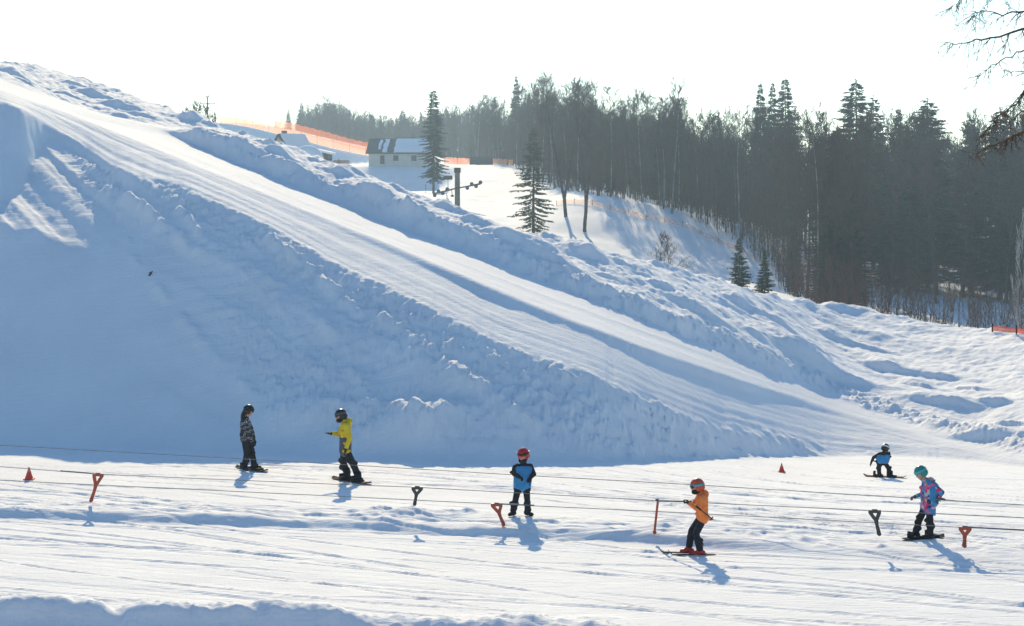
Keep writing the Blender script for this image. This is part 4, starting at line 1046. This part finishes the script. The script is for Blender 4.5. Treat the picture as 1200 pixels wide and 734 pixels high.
def pattern_mat(name, cols, scale, stretch=(1, 1, 1), vor=True):
    m, nt, b = nodes(name); L = nt.links.new; b.inputs['Roughness'].default_value = .85
    tc = nt.nodes.new('ShaderNodeTexCoord'); mp = nt.nodes.new('ShaderNodeMapping'); mp.inputs['Scale'].default_value = stretch; mp.inputs['Rotation'].default_value = (0, .6, 0)
    L(tc.outputs['Object'], mp.inputs['Vector'])
    r = nt.nodes.new('ShaderNodeValToRGB'); r.color_ramp.interpolation = 'CONSTANT'
    if vor:
        t = nt.nodes.new('ShaderNodeTexVoronoi'); t.inputs['Scale'].default_value = scale; L(mp.outputs['Vector'], t.inputs['Vector'])
        sp = nt.nodes.new('ShaderNodeSeparateColor'); L(t.outputs['Color'], sp.inputs[0]); L(sp.outputs[0], r.inputs['Fac'])
    else:
        t = nt.nodes.new('ShaderNodeTexWave'); t.bands_direction = 'Z'; t.inputs['Scale'].default_value = scale; t.inputs['Distortion'].default_value = 9; t.inputs['Detail'].default_value = 2; t.inputs['Detail Scale'].default_value = 2.2
        L(mp.outputs['Vector'], t.inputs['Vector']); L(t.outputs['Fac'], r.inputs['Fac'])
    els = r.color_ramp.elements
    while len(els) < len(cols): els.new(0.5)
    for i, (pos, c) in enumerate(cols): els[i].position = pos; els[i].color = (*c, 1)
    L(r.outputs['Color'], b.inputs['Base Color'])
    return m
ZIG = pattern_mat('black_white_zigzag_cloth', [(0, (.018, .018, .02)), (.74, (.6, .6, .6)), (.88, (.018, .018, .02))], 2.6, (1, 1, 1), False)
MULTI = pattern_mat('pink_blue_white_cloth', [(0, (.62, .04, .16)), (.24, (.05, .24, .50)), (.46, (.55, .5, .5)), (.62, (.70, .12, .22)), (.78, (.03, .05, .14)), (.88, (.08, .36, .56))], 13, (1, 1, 1.3))

def person(px, py, zf, off, fz, ox, zj, cfg, label):
    """figure traced joint by joint; zj: joints in enlarged-crop pixels plus metres of depth"""
    root = hit(px, py, 36.0); m = root.y / F / zf
    J = {k: Vector(((v[0] - ox) * m, v[2], (fz - v[1]) * m)) for k, v in zj.items()}
    S_ = cfg['S']; SH = S_ * cfg.get('big', 1.12)
    R_ = empty('person', root); tag(R_, label, 'person')
    N = lambda v: Vector(v).normalized()
    fd = N(cfg['face']); body_f = N(cfg.get('front', (fd.x, fd.y, 0)))
    hd = J['head']; shm = (J['sn'] + J['sf']) / 2; hpm = (J['pn'] + J['pf']) / 2
    side = (J['sf'] - J['sn']).normalized()
    up = (hd - shm).normalized()
    # ---- body: one continuous skin
    b = MB(); 
    zax = (up - fd * up.dot(fd)).normalized(); xax = fd.cross(zax).normalized()
    hr = Matrix((xax, fd, zax)).transposed()
    sphere_mb(b, hd, (.076 * SH, .095 * SH, .112 * SH), hr)
    caps(b, hd + fd * .045 * SH - zax * .05 * SH, hd + fd * .055 * SH - zax * .085 * SH, .050 * SH, .036 * SH)       # jaw, chin
    caps(b, hd + fd * .088 * SH + zax * .01 * SH, hd + fd * .108 * SH - zax * .022 * SH, .012 * SH, .017 * SH)       # nose
    caps(b, hd + fd * .088 * SH - zax * .052 * SH - xax * .018 * SH, hd + fd * .088 * SH - zax * .052 * SH + xax * .018 * SH, .010 * SH, .010 * SH)  # lips
    for sg in (-1, 1): caps(b, hd + xax * sg * .076 * SH + zax * .02 * SH, hd + xax * sg * .078 * SH - zax * .025 * SH, .018 * SH, .013 * SH)   # ears
    caps(b, hd - zax * .06 * S_, shm, .052 * S_, .062 * S_)
    tr_ = cfg.get('torso', .105) * S_
    def torso(mb, add, lo=0.0, hi=1.0):
        for f in (.0, .25, .5, .75, 1.0):
            a = J['sn'].lerp(J['sf'], .14 + .72 * f) - Vector((0, 0, .045 * S_)); c = J['pn'].lerp(J['pf'], .05 + .9 * f) + Vector((0, 0, .02))
            a2, c2 = c.lerp(a, hi), c.lerp(a, lo)
            caps(mb, a2, c2, tr_ * (1.0 + .1 * (1 - abs(f - .5) * 2)) + add, tr_ * (.98 + .07 * (1 - abs(f - .5) * 2)) + add)
    torso(b, -.025)
    for s in 'nf':
        caps(b, J['s' + s], J['e' + s], .05 * S_, .042 * S_); caps(b, J['e' + s], J['h' + s], .04 * S_, .028 * S_)
        caps(b, J['p' + s], J['k' + s], .075 * S_, .055 * S_); caps(b, J['k' + s], J['a' + s], .055 * S_, .042 * S_)
    fuse(b, 'body', SKIN, R_, .012, 2)
    # eyes
    for sg in (-1, 1):
        if cfg.get('eyes'):
            e = MB(); sphere_mb(e, hd + fd * .086 * SH + xax * sg * .032 * SH + zax * .012 * SH, (.013 * SH,) * 3, None, 8, 6); e.build('eye', LENS, R_, smooth=True)
    # ---- jacket
    jk = MB(); torso(jk, .012)
    hem = J['pn'].lerp(J['pf'], .5)
    for s in 'nf':
        caps(jk, J['s' + s], J['e' + s], .078 * S_, .064 * S_); caps(jk, J['e' + s], J['e' + s].lerp(J['h' + s], .86), .062 * S_, .050 * S_)
        caps(jk, J['p' + s] + Vector((0, 0, .06 * S_)), J['p' + s] - Vector((0, 0, cfg.get('hem', .03) * S_)), .122 * S_, .128 * S_)
    caps(jk, shm + up * .02 * S_, shm + up * .085 * S_, .088 * S_, .074 * S_)
    if cfg.get('hood'):
        c = shm + up * .055 * S_ - body_f * .105 * S_
        sphere_mb(jk, c, (.115 * S_, .085 * S_, .105 * S_), hr)
    # a few folds of cloth
    rr = random.Random(px)
    for q in range(14):
        s = rr.choice('nf'); t = rr.random(); c = J['s' + s].lerp(J['p' + s], t) + body_f * rr.uniform(-.1, .1) * S_ + (J['sn'] - J['sf']).normalized() * (.05 if s == 'n' else -.05)
        caps(jk, c, c + Vector((rr.gauss(0, .06), rr.gauss(0, .03), rr.gauss(0, .09))) * S_, .052 * S_, .035 * S_)
    fuse(jk, 'jacket', cfg['jacket'], R_, .013, 3)
    if cfg.get('bib'):
        bb = MB(); lo, hi = cfg['bib'][1:3]; torso(bb, cfg.get('bib_r', .030), lo, hi); off = body_f * cfg.get('bib_off', 0)
        bb.v = [tuple(Vector(q) + off) for q in bb.v]
        fuse(bb, cfg['bib'][3], cfg['bib'][0], R_, .013, 3)
    # ---- trousers, knees creased
    tr = MB()
    caps(tr, J['pn'], J['pf'], .098 * S_, .098 * S_)
    for s in 'nf':
        caps(tr, J['p' + s], J['k' + s], .100 * S_, .080 * S_); caps(tr, J['k' + s], J['a' + s] + (J['k' + s] - J['a' + s]) * .08, .080 * S_, .085 * S_)
        for q in range(5):
            c = J['k' + s].lerp(J['a' + s], rr.uniform(-.3, .95)); caps(tr, c + Vector((rr.gauss(0, .03), rr.gauss(0, .03), 0)) * S_, c + Vector((rr.gauss(0, .035), rr.gauss(0, .02), rr.gauss(0, .03))) * S_, .070 * S_, .058 * S_)
    fuse(tr, 'trousers', cfg['trousers'], R_, .013, 3)
    # ---- boots
    for s, td in zip('nf', cfg['toes']):
        t = N((td[0], td[1], 0)); a = J['a' + s]; bt = MB()
        heel = Vector((a.x, a.y, .055)) - t * .07 * S_; toe = Vector((a.x, a.y, .05)) + t * .17 * S_
        caps(bt, a + Vector((0, 0, .10 * S_)), heel + t * .05, .066 * S_, .062 * S_); caps(bt, heel, toe, .056 * S_, .050 * S_); caps(bt, a, toe - t * .05, .05 * S_, .05 * S_)
        fuse(bt, 'boot', cfg.get('boots', BLACKC), R_, .011, 2)
    # ---- gloves with five fingers
    for s in 'nf':
        h = J['h' + s]; d = (h - J['e' + s]).normalized(); curl = cfg.get('curl', .8)
        if s == 'f' and 'curl_f' in cfg: curl = cfg['curl_f']
        pal = N(cfg.get('palm_' + s, (0, 0, -1))); pal = (pal - d * pal.dot(d)).normalized(); wd2 = d.cross(pal).normalized()
        g = MB(); q = S_ * 1.12
        caps(g, h - d * .05 * q, h + d * .005 * q, .036 * q, .036 * q)
        for k in (-1, 0, 1): caps(g, h + wd2 * k * .020 * q, h + d * .065 * q + wd2 * k * .024 * q, .020 * q, .018 * q)
        for k, L in zip((-1.5, -.5, .5, 1.5), (.062, .074, .070, .054)):
            a = h + d * .072 * q + wd2 * k * .0185 * q; dd = (d + pal * curl * .6).normalized(); c1 = a + dd * L * .5 * q
            dd2 = (d * (1 - curl) + pal * curl).normalized(); c2 = c1 + dd2 * L * .5 * q
            caps(g, a, c1, .0115 * q, .0108 * q, 8); caps(g, c1, c2, .0108 * q, .0095 * q, 8)
        th = h + d * .015 * q + wd2 * .034 * q; t1 = th + (d * .7 + wd2 * .6 + pal * .3).normalized() * .035 * q; t2 = t1 + (d * .7 + pal * .8 * curl).normalized() * .028 * q
        caps(g, th, t1, .015 * q, .0125 * q, 8); caps(g, t1, t2, .0125 * q, .010 * q, 8)
        fuse(g, 'glove', cfg.get('gloves', BLACKC), R_, .0055, 1)
    # ---- helmet, strap and goggles
    hs = .113 * SH if cfg.get('helmet') else 0
    if hs:
        hl = MB(); c = hd + zax * .030 * SH - fd * .012 * SH
        sphere_mb(hl, c, (hs * .98, hs * 1.16, hs * 1.08), hr, 24, 14, -.18, 1.0)
        sphere_mb(hl, c - fd * .045 * SH - zax * .045 * SH, (hs * .97, hs * .80, hs * .75), hr, 20, 10)
        for sg in (-1, 1): sphere_mb(hl, hd + xax * sg * .075 * SH - zax * .03 * SH, (.028 * SH, .045 * SH, .055 * SH), hr, 12, 8)
        H_ = fuse(hl, 'helmet', cfg['helmet'], R_, .009, 2)
        st = MB(); n = 28; zc = cfg.get('strap_z', .018)
        for i in range(n):
            a = 2 * math.pi * i / n
            for dz in (-.022, .022):
                st.v.append(tuple(c + hr @ Vector(((hs * 1.02) * math.cos(a), (hs * 1.19) * math.sin(a), (zc + dz) * SH))))
        for i in range(n):
            j = (i + 1) % n; st.f.append((2 * i, 2 * j, 2 * j + 1, 2 * i + 1)); st.mi.append(0)
        so_ = st.build('goggle_strap', cfg.get('strap', BLACKC), H_, smooth=True)
        so_.modifiers.new('thick', 'SOLIDIFY').thickness = .006
        if cfg.get('goggles', True):
            gg = MB(); zg = cfg.get('gog_z', .012) * SH
            for sg in (-1, 1): sphere_mb(gg, hd + fd * .090 * SH + xax * sg * .036 * SH + zax * zg, (.044 * SH, .030 * SH, .036 * SH), hr, 14, 8)
            caps(gg, hd + fd * .096 * SH + zax * zg - xax * .03 * SH, hd + fd * .096 * SH + zax * zg + xax * .03 * SH, .028 * SH, .028 * SH)
            fuse(gg, 'goggles', cfg.get('lens', LENS), R_, .007, 1)
        if cfg.get('mark'):
            mk = MB(); sphere_mb(mk, c + hr @ Vector(cfg['mark'][0]) * hs, (.028 * SH, .028 * SH, .03 * SH), None, 10, 6); mk.build('helmet_mark', cfg['mark'][1], H_, smooth=True)
    # ---- hair
    if cfg.get('hair'):
        hh = MB(); rr2 = random.Random(4)
        for q in range(26):
            a = hd - fd * .10 * SH + xax * rr2.uniform(-.085, .085) * SH - zax * rr2.uniform(.0, .07) * SH
            e1 = a - fd * rr2.uniform(.02, .06) * SH - Vector((0, 0, .12 * SH)); e2 = e1 - Vector((-.02 * rr2.random(), 0, rr2.uniform(.14, .30))) * SH - fd * .03 + xax * rr2.gauss(0, .02)
            caps(hh, a, e1, .032 * SH, .030 * SH, 8); caps(hh, e1, e2, .028 * SH, .010 * SH, 8)
        fuse(hh, 'hair', cfg['hair'], R_, .010, 1)
    if cfg.get('scarf'):
        sc_ = MB(); sphere_mb(sc_, hd - zax * .085 * SH + fd * .035 * SH, (.085 * SH, .080 * SH, .055 * SH), hr); fuse(sc_, 'neck_warmer', BLACKC, R_, .011, 2)
    if cfg.get('fur'):
        fu = MB(); rr3 = random.Random(8)
        for q in range(70):
            a = rr3.uniform(0, 6.28); c = shm + up * .075 * S_ - body_f * .06 * S_ + (side * math.cos(a) * .125 + body_f * math.sin(a) * .09 + up * (.05 * math.cos(a * 2) - .02)) * S_
            caps(fu, c, c + Vector((rr3.gauss(0, .035), rr3.gauss(0, .035), rr3.gauss(.01, .03))) * S_, .026 * S_, .008 * S_, 7)
        fuse(fu, 'fur_hood_trim', HAIRF, R_, .010, 1)
    return R_, root, m, J

def plank_thing(name, c, d, L, W, th, mat, label, cat, tip=.10, both=True, bind=None):
    """ski or snowboard: rounded plan, turned-up tip(s)"""
    d = Vector((d[0], d[1], 0)).normalized(); s = Vector((-d.y, d.x, 0)); n = 20; v = []; f = []
    sl = []
    for i in range(n + 1):
        t = -1 + 2 * i / n; w = W * (0.86 + .14 * abs(t) ** 2) * math.sqrt(max(0.02, 1 - abs(t) ** 9)) / 2
        u = 0
        if t > .78: u = tip * ((t - .78) / .22) ** 2
        if t < -.80 and both: u = tip * ((-t - .80) / .20) ** 2
        p = d * t * L / 2
        g = near_z(c.x + p.x, c.y + p.y) - c.z
        g = 0.0 if abs(g) > .15 else g
        for k in (-1, 1):
            for zz in (0, th): v.append(tuple(p + s * w * k + Vector((0, 0, u + zz + .012 + g * .6))))
    for i in range(n):
        a = 4 * i; b_ = a + 4
        f += [(a + 1, a + 3, b_ + 3, b_ + 1), (a, b_, b_ + 2, a + 2), (a, a + 1, b_ + 1, b_), (a + 2, b_ + 2, b_ + 3, a + 3)]
    f += [(0, 2, 3, 1), (4 * n, 4 * n + 1, 4 * n + 3, 4 * n + 2)]
    R_ = empty(name, c); tag(R_, label, cat)
    link_mesh('deck', v, f, mat, R_)
    for bp, bm_ in (bind or []):
        k = MB(); a = math.atan2(d.y, d.x)
        q = Matrix.Rotation(a, 3, 'Z'); k.box(d * bp + Vector((0, 0, th + .032)), (.24, W * .75, .03), q); k.box(d * (bp - .1) + Vector((0, 0, th + .08)), (.04, W * .7, .12), q); k.build('binding', bm_, R_)
    return R_

# 1 --- long-haired snowboarder at left
r, g, m, J = person(292, 551.5, 6, None, 552, 205, dict(head=(203, 136, 0), sn=(172, 208, -.15), sf=(184, 206, .15), en=(212, 282, -.20), ef=(216, 282, .22), hn=(232, 352, -.14), hf=(234, 350, .15),
    pn=(178, 328, -.09), pf=(184, 328, .09), kn=(192, 440, -.12), kf=(222, 440, .10), an=(176, 522, -.12), af=(238, 526, .10)),
    dict(S=.93, face=(.9, .25, -.25), front=(1, .1, 0), jacket=ZIG, trousers=BLACKC, helmet=BLKH, hair=HAIRD, toes=[(.5, -.8), (.9, -.35)], hem=.02, curl=.5, torso=.10, big=1.08),
    'person with long dark hair in black and white patterned jacket, leftmost of all, looking down')
plank_thing('snowboard', g + Vector((.06, .02, 0)), (.74, -.67), 1.12, .26, .014, BRDG, 'greenish snowboard under the long-haired person at left', 'snowboard', .05, True, [(-.22, BRDB), (.22, BRDB)])
# 2 --- man in yellow
r, g, m, J = person(412, 565, 6, None, 625, 935, dict(head=(858, 166, 0), sn=(902, 226, -.20), sf=(886, 222, .18), en=(928, 312, -.27), ef=(838, 302, .22), hn=(902, 388, -.28), hf=(790, 296, .14),
    pn=(898, 405, -.10), pf=(884, 405, .10), kn=(950, 498, -.14), kf=(872, 492, .12), an=(988, 592, -.16), af=(902, 582, .15)),
    dict(S=1.0, face=(-.95, -.25, -.15), front=(-1, -.15, 0), jacket=YELC, trousers=BLACKC, helmet=BLKH, hood=True, bib=(GREYC, -.10, .47, 'jacket_panel'), toes=[(-.75, -.6), (-.8, -.5)], hem=.0, curl=.35, curl_f=.15, palm_f=(0, 0, 1), strap=GREYC, scarf=True, mark=((-.35, -.95, .15), WHITEP)),
    'man in yellow and dark grey jacket with black helmet holding out an open hand')
plank_thing('snowboard', g + Vector((.0, .0, 0)), (.66, -.75), 1.45, .27, .014, BRDR, 'reddish brown snowboard under the man in yellow', 'snowboard', .05, True, [(-.25, BRDB), (.25, BRDB)])
# 3 --- child in red helmet
r, g, m, J = person(611, 605.5, 6.114, None, 590, 312, dict(head=(324, 158, 0), sn=(282, 234, 0), sf=(374, 234, .02), en=(260, 288, -.04), ef=(402, 290, -.03), hn=(300, 303, -.20), hf=(372, 312, -.18),
    pn=(290, 385, 0), pf=(346, 385, .02), kn=(270, 470, -.07), kf=(354, 474, -.04), an=(252, 556, -.02), af=(358, 560, -.02)),
    dict(S=.82, face=(-.42, -.88, -.18), front=(-.2, -1, 0), jacket=BLACKC, trousers=BLACKC, helmet=REDH, big=1.38, bib=(BLUEC, -.02, .92, 'bib'), toes=[(-.5, -.85), (.62, -.78)], hem=.04, scarf=True, strap=BLKH, eyes=True, curl=.9, goggles=False, mark=((-.05, .1, 1.0), WHITEP)),
    'child in red helmet and blue bib over black sleeves, facing the camera')
# 4 --- skier in orange
r, g, m, J = person(814, 650, 5.64, None, 566, 345, dict(head=(360, 118, 0), sn=(398, 182, -.13), sf=(388, 182, .13), en=(350, 252, -.20), ef=(340, 256, .20), hn=(304, 224, -.08), hf=(300, 220, .06),
    pn=(398, 325, -.09), pf=(392, 325, .09), kn=(350, 425, -.11), kf=(328, 415, .11), an=(378, 530, -.10), af=(312, 522, .11)),
    dict(S=.83, face=(-.97, -.2, -.12), front=(-1, -.1, 0), jacket=ORC, trousers=NAVYC, helmet=ORH, strap=TEALG, lens=BLKH, hood=True, scarf=True, toes=[(-1, -.12), (-1, -.1)], boots=REDP, big=1.3, hem=.01, curl=.9, torso=.112, strap_z=.0),
    'skier in bright orange hooded jacket and navy trousers holding the tow rope')
hN, hF = J['hn'], J['hf']
for yo, zz, lb, xo in ((-.10, 0, 'nearer dark ski under the skier in orange', -.06), (.11, 0, 'farther dark ski under the skier in orange, its tip sticking out', -.22)):
    c = g + Vector((xo, yo, 0)); c.z = near_z(c.x, c.y)
    plank_thing('ski', c, (-1, .10 if yo > 0 else .02), 0.92, .075, .014, SKIB, lb, 'ski', .09, False, [(-.06, REDP)])
a = g + Vector(((362 - 345) * m, -.27, (566 - 246) * m)); e = g + Vector(((460 - 345) * m, -.29, (566 - 322) * m))
R_ = empty('ski_pole', a); tag(R_, 'black ski pole tucked under the arm of the skier in orange', 'ski pole')
b = MB(); b.tube([(0, 0, 0), e - a], .010, n=6); b.build('shaft', SKIB, R_)
b = MB(); t = (e - a).normalized(); b.tube([e - a - t * .05, e - a - t * .035], [.045, .045], n=10); b.build('basket', SKIB, R_)
b = MB(); b.tube([-t * .06, t * .06], .018, n=8); b.build('grip', BLACKC, R_)
q = rope_pt('b', 772); h0 = g + (hN + hF) / 2 + Vector((-.05, 0, 0)); R_ = empty('tow_tube', q); tag(R_, 'blue grey pull tube held in both hands of the skier in orange', 'tow tube')
b = MB(); b.tube([(0, 0, 0), h0 - q + Vector((.1, 0, .02))], .022, n=8); b.build('tube', TUBE, R_)
b = MB(); b.tube([h0 - q + Vector((.0, -.09, .02)), h0 - q + Vector((.0, .09, .02))], .02, n=8); b.build('grip_bar', PLD, R_)
# 5 --- girl in patterned jacket
r, g, m, J = person(1083, 631, 5.24, None, 637, 435, dict(head=(414, 238, 0), sn=(468, 298, -.14), sf=(452, 296, .14), en=(534, 348, -.16), ef=(436, 376, .20), hn=(512, 382, -.20), hf=(380, 385, .06),
    pn=(462, 450, -.09), pf=(446, 450, .09), kn=(464, 540, -.10), kf=(410, 535, .10), an=(466, 618, -.10), af=(388, 612, .11)),
    dict(S=.82, face=(-.85, -.30, -.42), front=(-1, -.15, 0), jacket=MULTI, trousers=BLACKC, helmet=TEALH, big=1.25, bib_r=.046, bib_off=-.055, strap=TEALG, bib=(BLUEC, .26, .88, 'bib'), fur=True, hood=True, toes=[(-.95, -.25), (-.95, -.2)], hem=.05, curl=.9, eyes=True, goggles=False, gloves=GREYC),
    'girl in teal helmet and pink and blue patterned jacket with blue bib, looking down')
c = g + Vector((-.02, .0, 0)); c.z = near_z(c.x, c.y) - .006
plank_thing('snowboard', c, (.9, .42), 1.0, .25, .014, BRDB, 'black snowboard under the girl in the teal helmet', 'snowboard', .04, True, [(-.2, BRDB), (.22, BRDB)])
hb_ = g + J['hn']; R_ = empty('tow_bar', hb_); tag(R_, 'dark handle gripped behind the back of the girl in the teal helmet', 'tow bar')
b = MB(); b.tube([(-.05, 0, .02), (.12, -.02, -.03)], .022, n=8); b.build('grip', PLD, R_)
b = MB(); b.tube([(.12, -.02, -.03), rope_pt('a', 1118) - hb_], .012, n=6); b.build('cord', ROPE, R_)
# 6 --- small snowboarder beyond
r, g, m, J = person(1037, 559.5, 5.24, None, 262, 195, dict(head=(204, 90, .10), sn=(158, 124, .0), sf=(210, 122, .02), en=(124, 140, -.02), ef=(222, 150, .12), hn=(110, 170, -.03), hf=(214, 172, .20),
    pn=(168, 172, 0), pf=(196, 172, .02), kn=(160, 212, .08), kf=(222, 214, .06), an=(162, 250, .0), af=(232, 256, -.02)),
    dict(S=.70, face=(.75, .5, -.45), front=(.35, .9, 0), jacket=BLACKC, trousers=BLACKC, helmet=BLKH, big=1.3, bib=(BLUEC, .22, .78, 'bib'), toes=[(.2, .9), (.3, .9)], hem=.0, curl=.5, strap=WHITEP, hood=True, goggles=False, torso=.13),
    'small child in black and blue bent forward on a snowboard, farthest from the camera')
c = g + Vector((.0, .0, 0)); plank_thing('snowboard', c, (.93, -.36), 1.15, .24, .014, BRDR, 'dark snowboard under the small child in black and blue', 'snowboard', .05, True, [(-.18, BRDB), (.18, BRDB)])
HAZE = True
# ------------------------------------------------------------------ camera, light, air
cam = bpy.data.cameras.new('camera'); co = bpy.data.objects.new('camera', cam); COL.objects.link(co)
co.location = (0, 0, CH); co.rotation_euler = (math.radians(90), 0, 0)
cam.sensor_width = 36; cam.lens = 36 * F / 1200; cam.shift_y = -(367 - HOR) / 1200
cam.clip_start = 0.3; cam.clip_end = 20000
S.camera = co
w = bpy.data.worlds.new('World'); S.world = w; w.use_nodes = True
nt = w.node_tree; bg = nt.nodes['Background']
sky = nt.nodes.new('ShaderNodeTexSky'); sky.sky_type = 'NISHITA'; sky.sun_disc = False
sky.sun_elevation = math.radians(SUN_EL); sky.sun_rotation = math.radians(SUN_AZ)
sky.air_density = 1.0; sky.dust_density = 0.5; sky.ozone_density = 4.0; sky.altitude = 100
tint = nt.nodes.new('ShaderNodeMix'); tint.data_type = 'RGBA'; tint.blend_type = 'MULTIPLY'; tint.inputs[0].default_value = 1.0
tint.inputs[7].default_value = (0.90, 1.04, 1.03, 1)
nt.links.new(sky.outputs['Color'], tint.inputs[6]); nt.links.new(tint.outputs[2], bg.inputs['Color']); bg.inputs['Strength'].default_value = 0.15
sl = bpy.data.lights.new('sun', 'SUN'); so = bpy.data.objects.new('sun', sl); COL.objects.link(so)
sl.energy = 5.0; sl.angle = math.radians(0.6); sl.color = (1.0, 0.82, 0.52)
el, az = math.radians(SUN_EL), math.radians(SUN_AZ)
sd = Vector((math.sin(az) * math.cos(el), math.cos(az) * math.cos(el), math.sin(el)))
so.rotation_euler = sd.to_track_quat('Z', 'Y').to_euler(); so.location = (0, 0, 60)
# haze: one closed box of thin even air
hz = MB(); hz.box((0, 0, 45), (3400, 3400, 180)) 
hm = bpy.data.materials.new('haze'); hm.use_nodes = True; hn = hm.node_tree
hn.nodes.remove(hn.nodes['Principled BSDF'])
pv = hn.nodes.new('ShaderNodeVolumePrincipled'); pv.inputs['Color'].default_value = (0.50, 0.72, 1.0, 1)
pv.inputs['Density'].default_value = 0.0004; pv.inputs['Anisotropy'].default_value = 0.6
hn.links.new(pv.outputs['Volume'], hn.nodes['Material Output'].inputs['Volume'])
if HAZE:
    h = hz.build('haze', hm); tag(h, kind='stuff')
S.view_settings.view_transform = 'Standard'; S.view_settings.look = 'None'
S.view_settings.exposure = 0.15; S.view_settings.gamma = 1.0; S.view_settings.use_curve_mapping = False
S.render.engine = 'CYCLES'
S.cycles.use_denoising = True
S.cycles.max_bounces = 8; S.cycles.diffuse_bounces = 3; S.cycles.volume_bounces = 0; S.cycles.transparent_max_bounces = 8
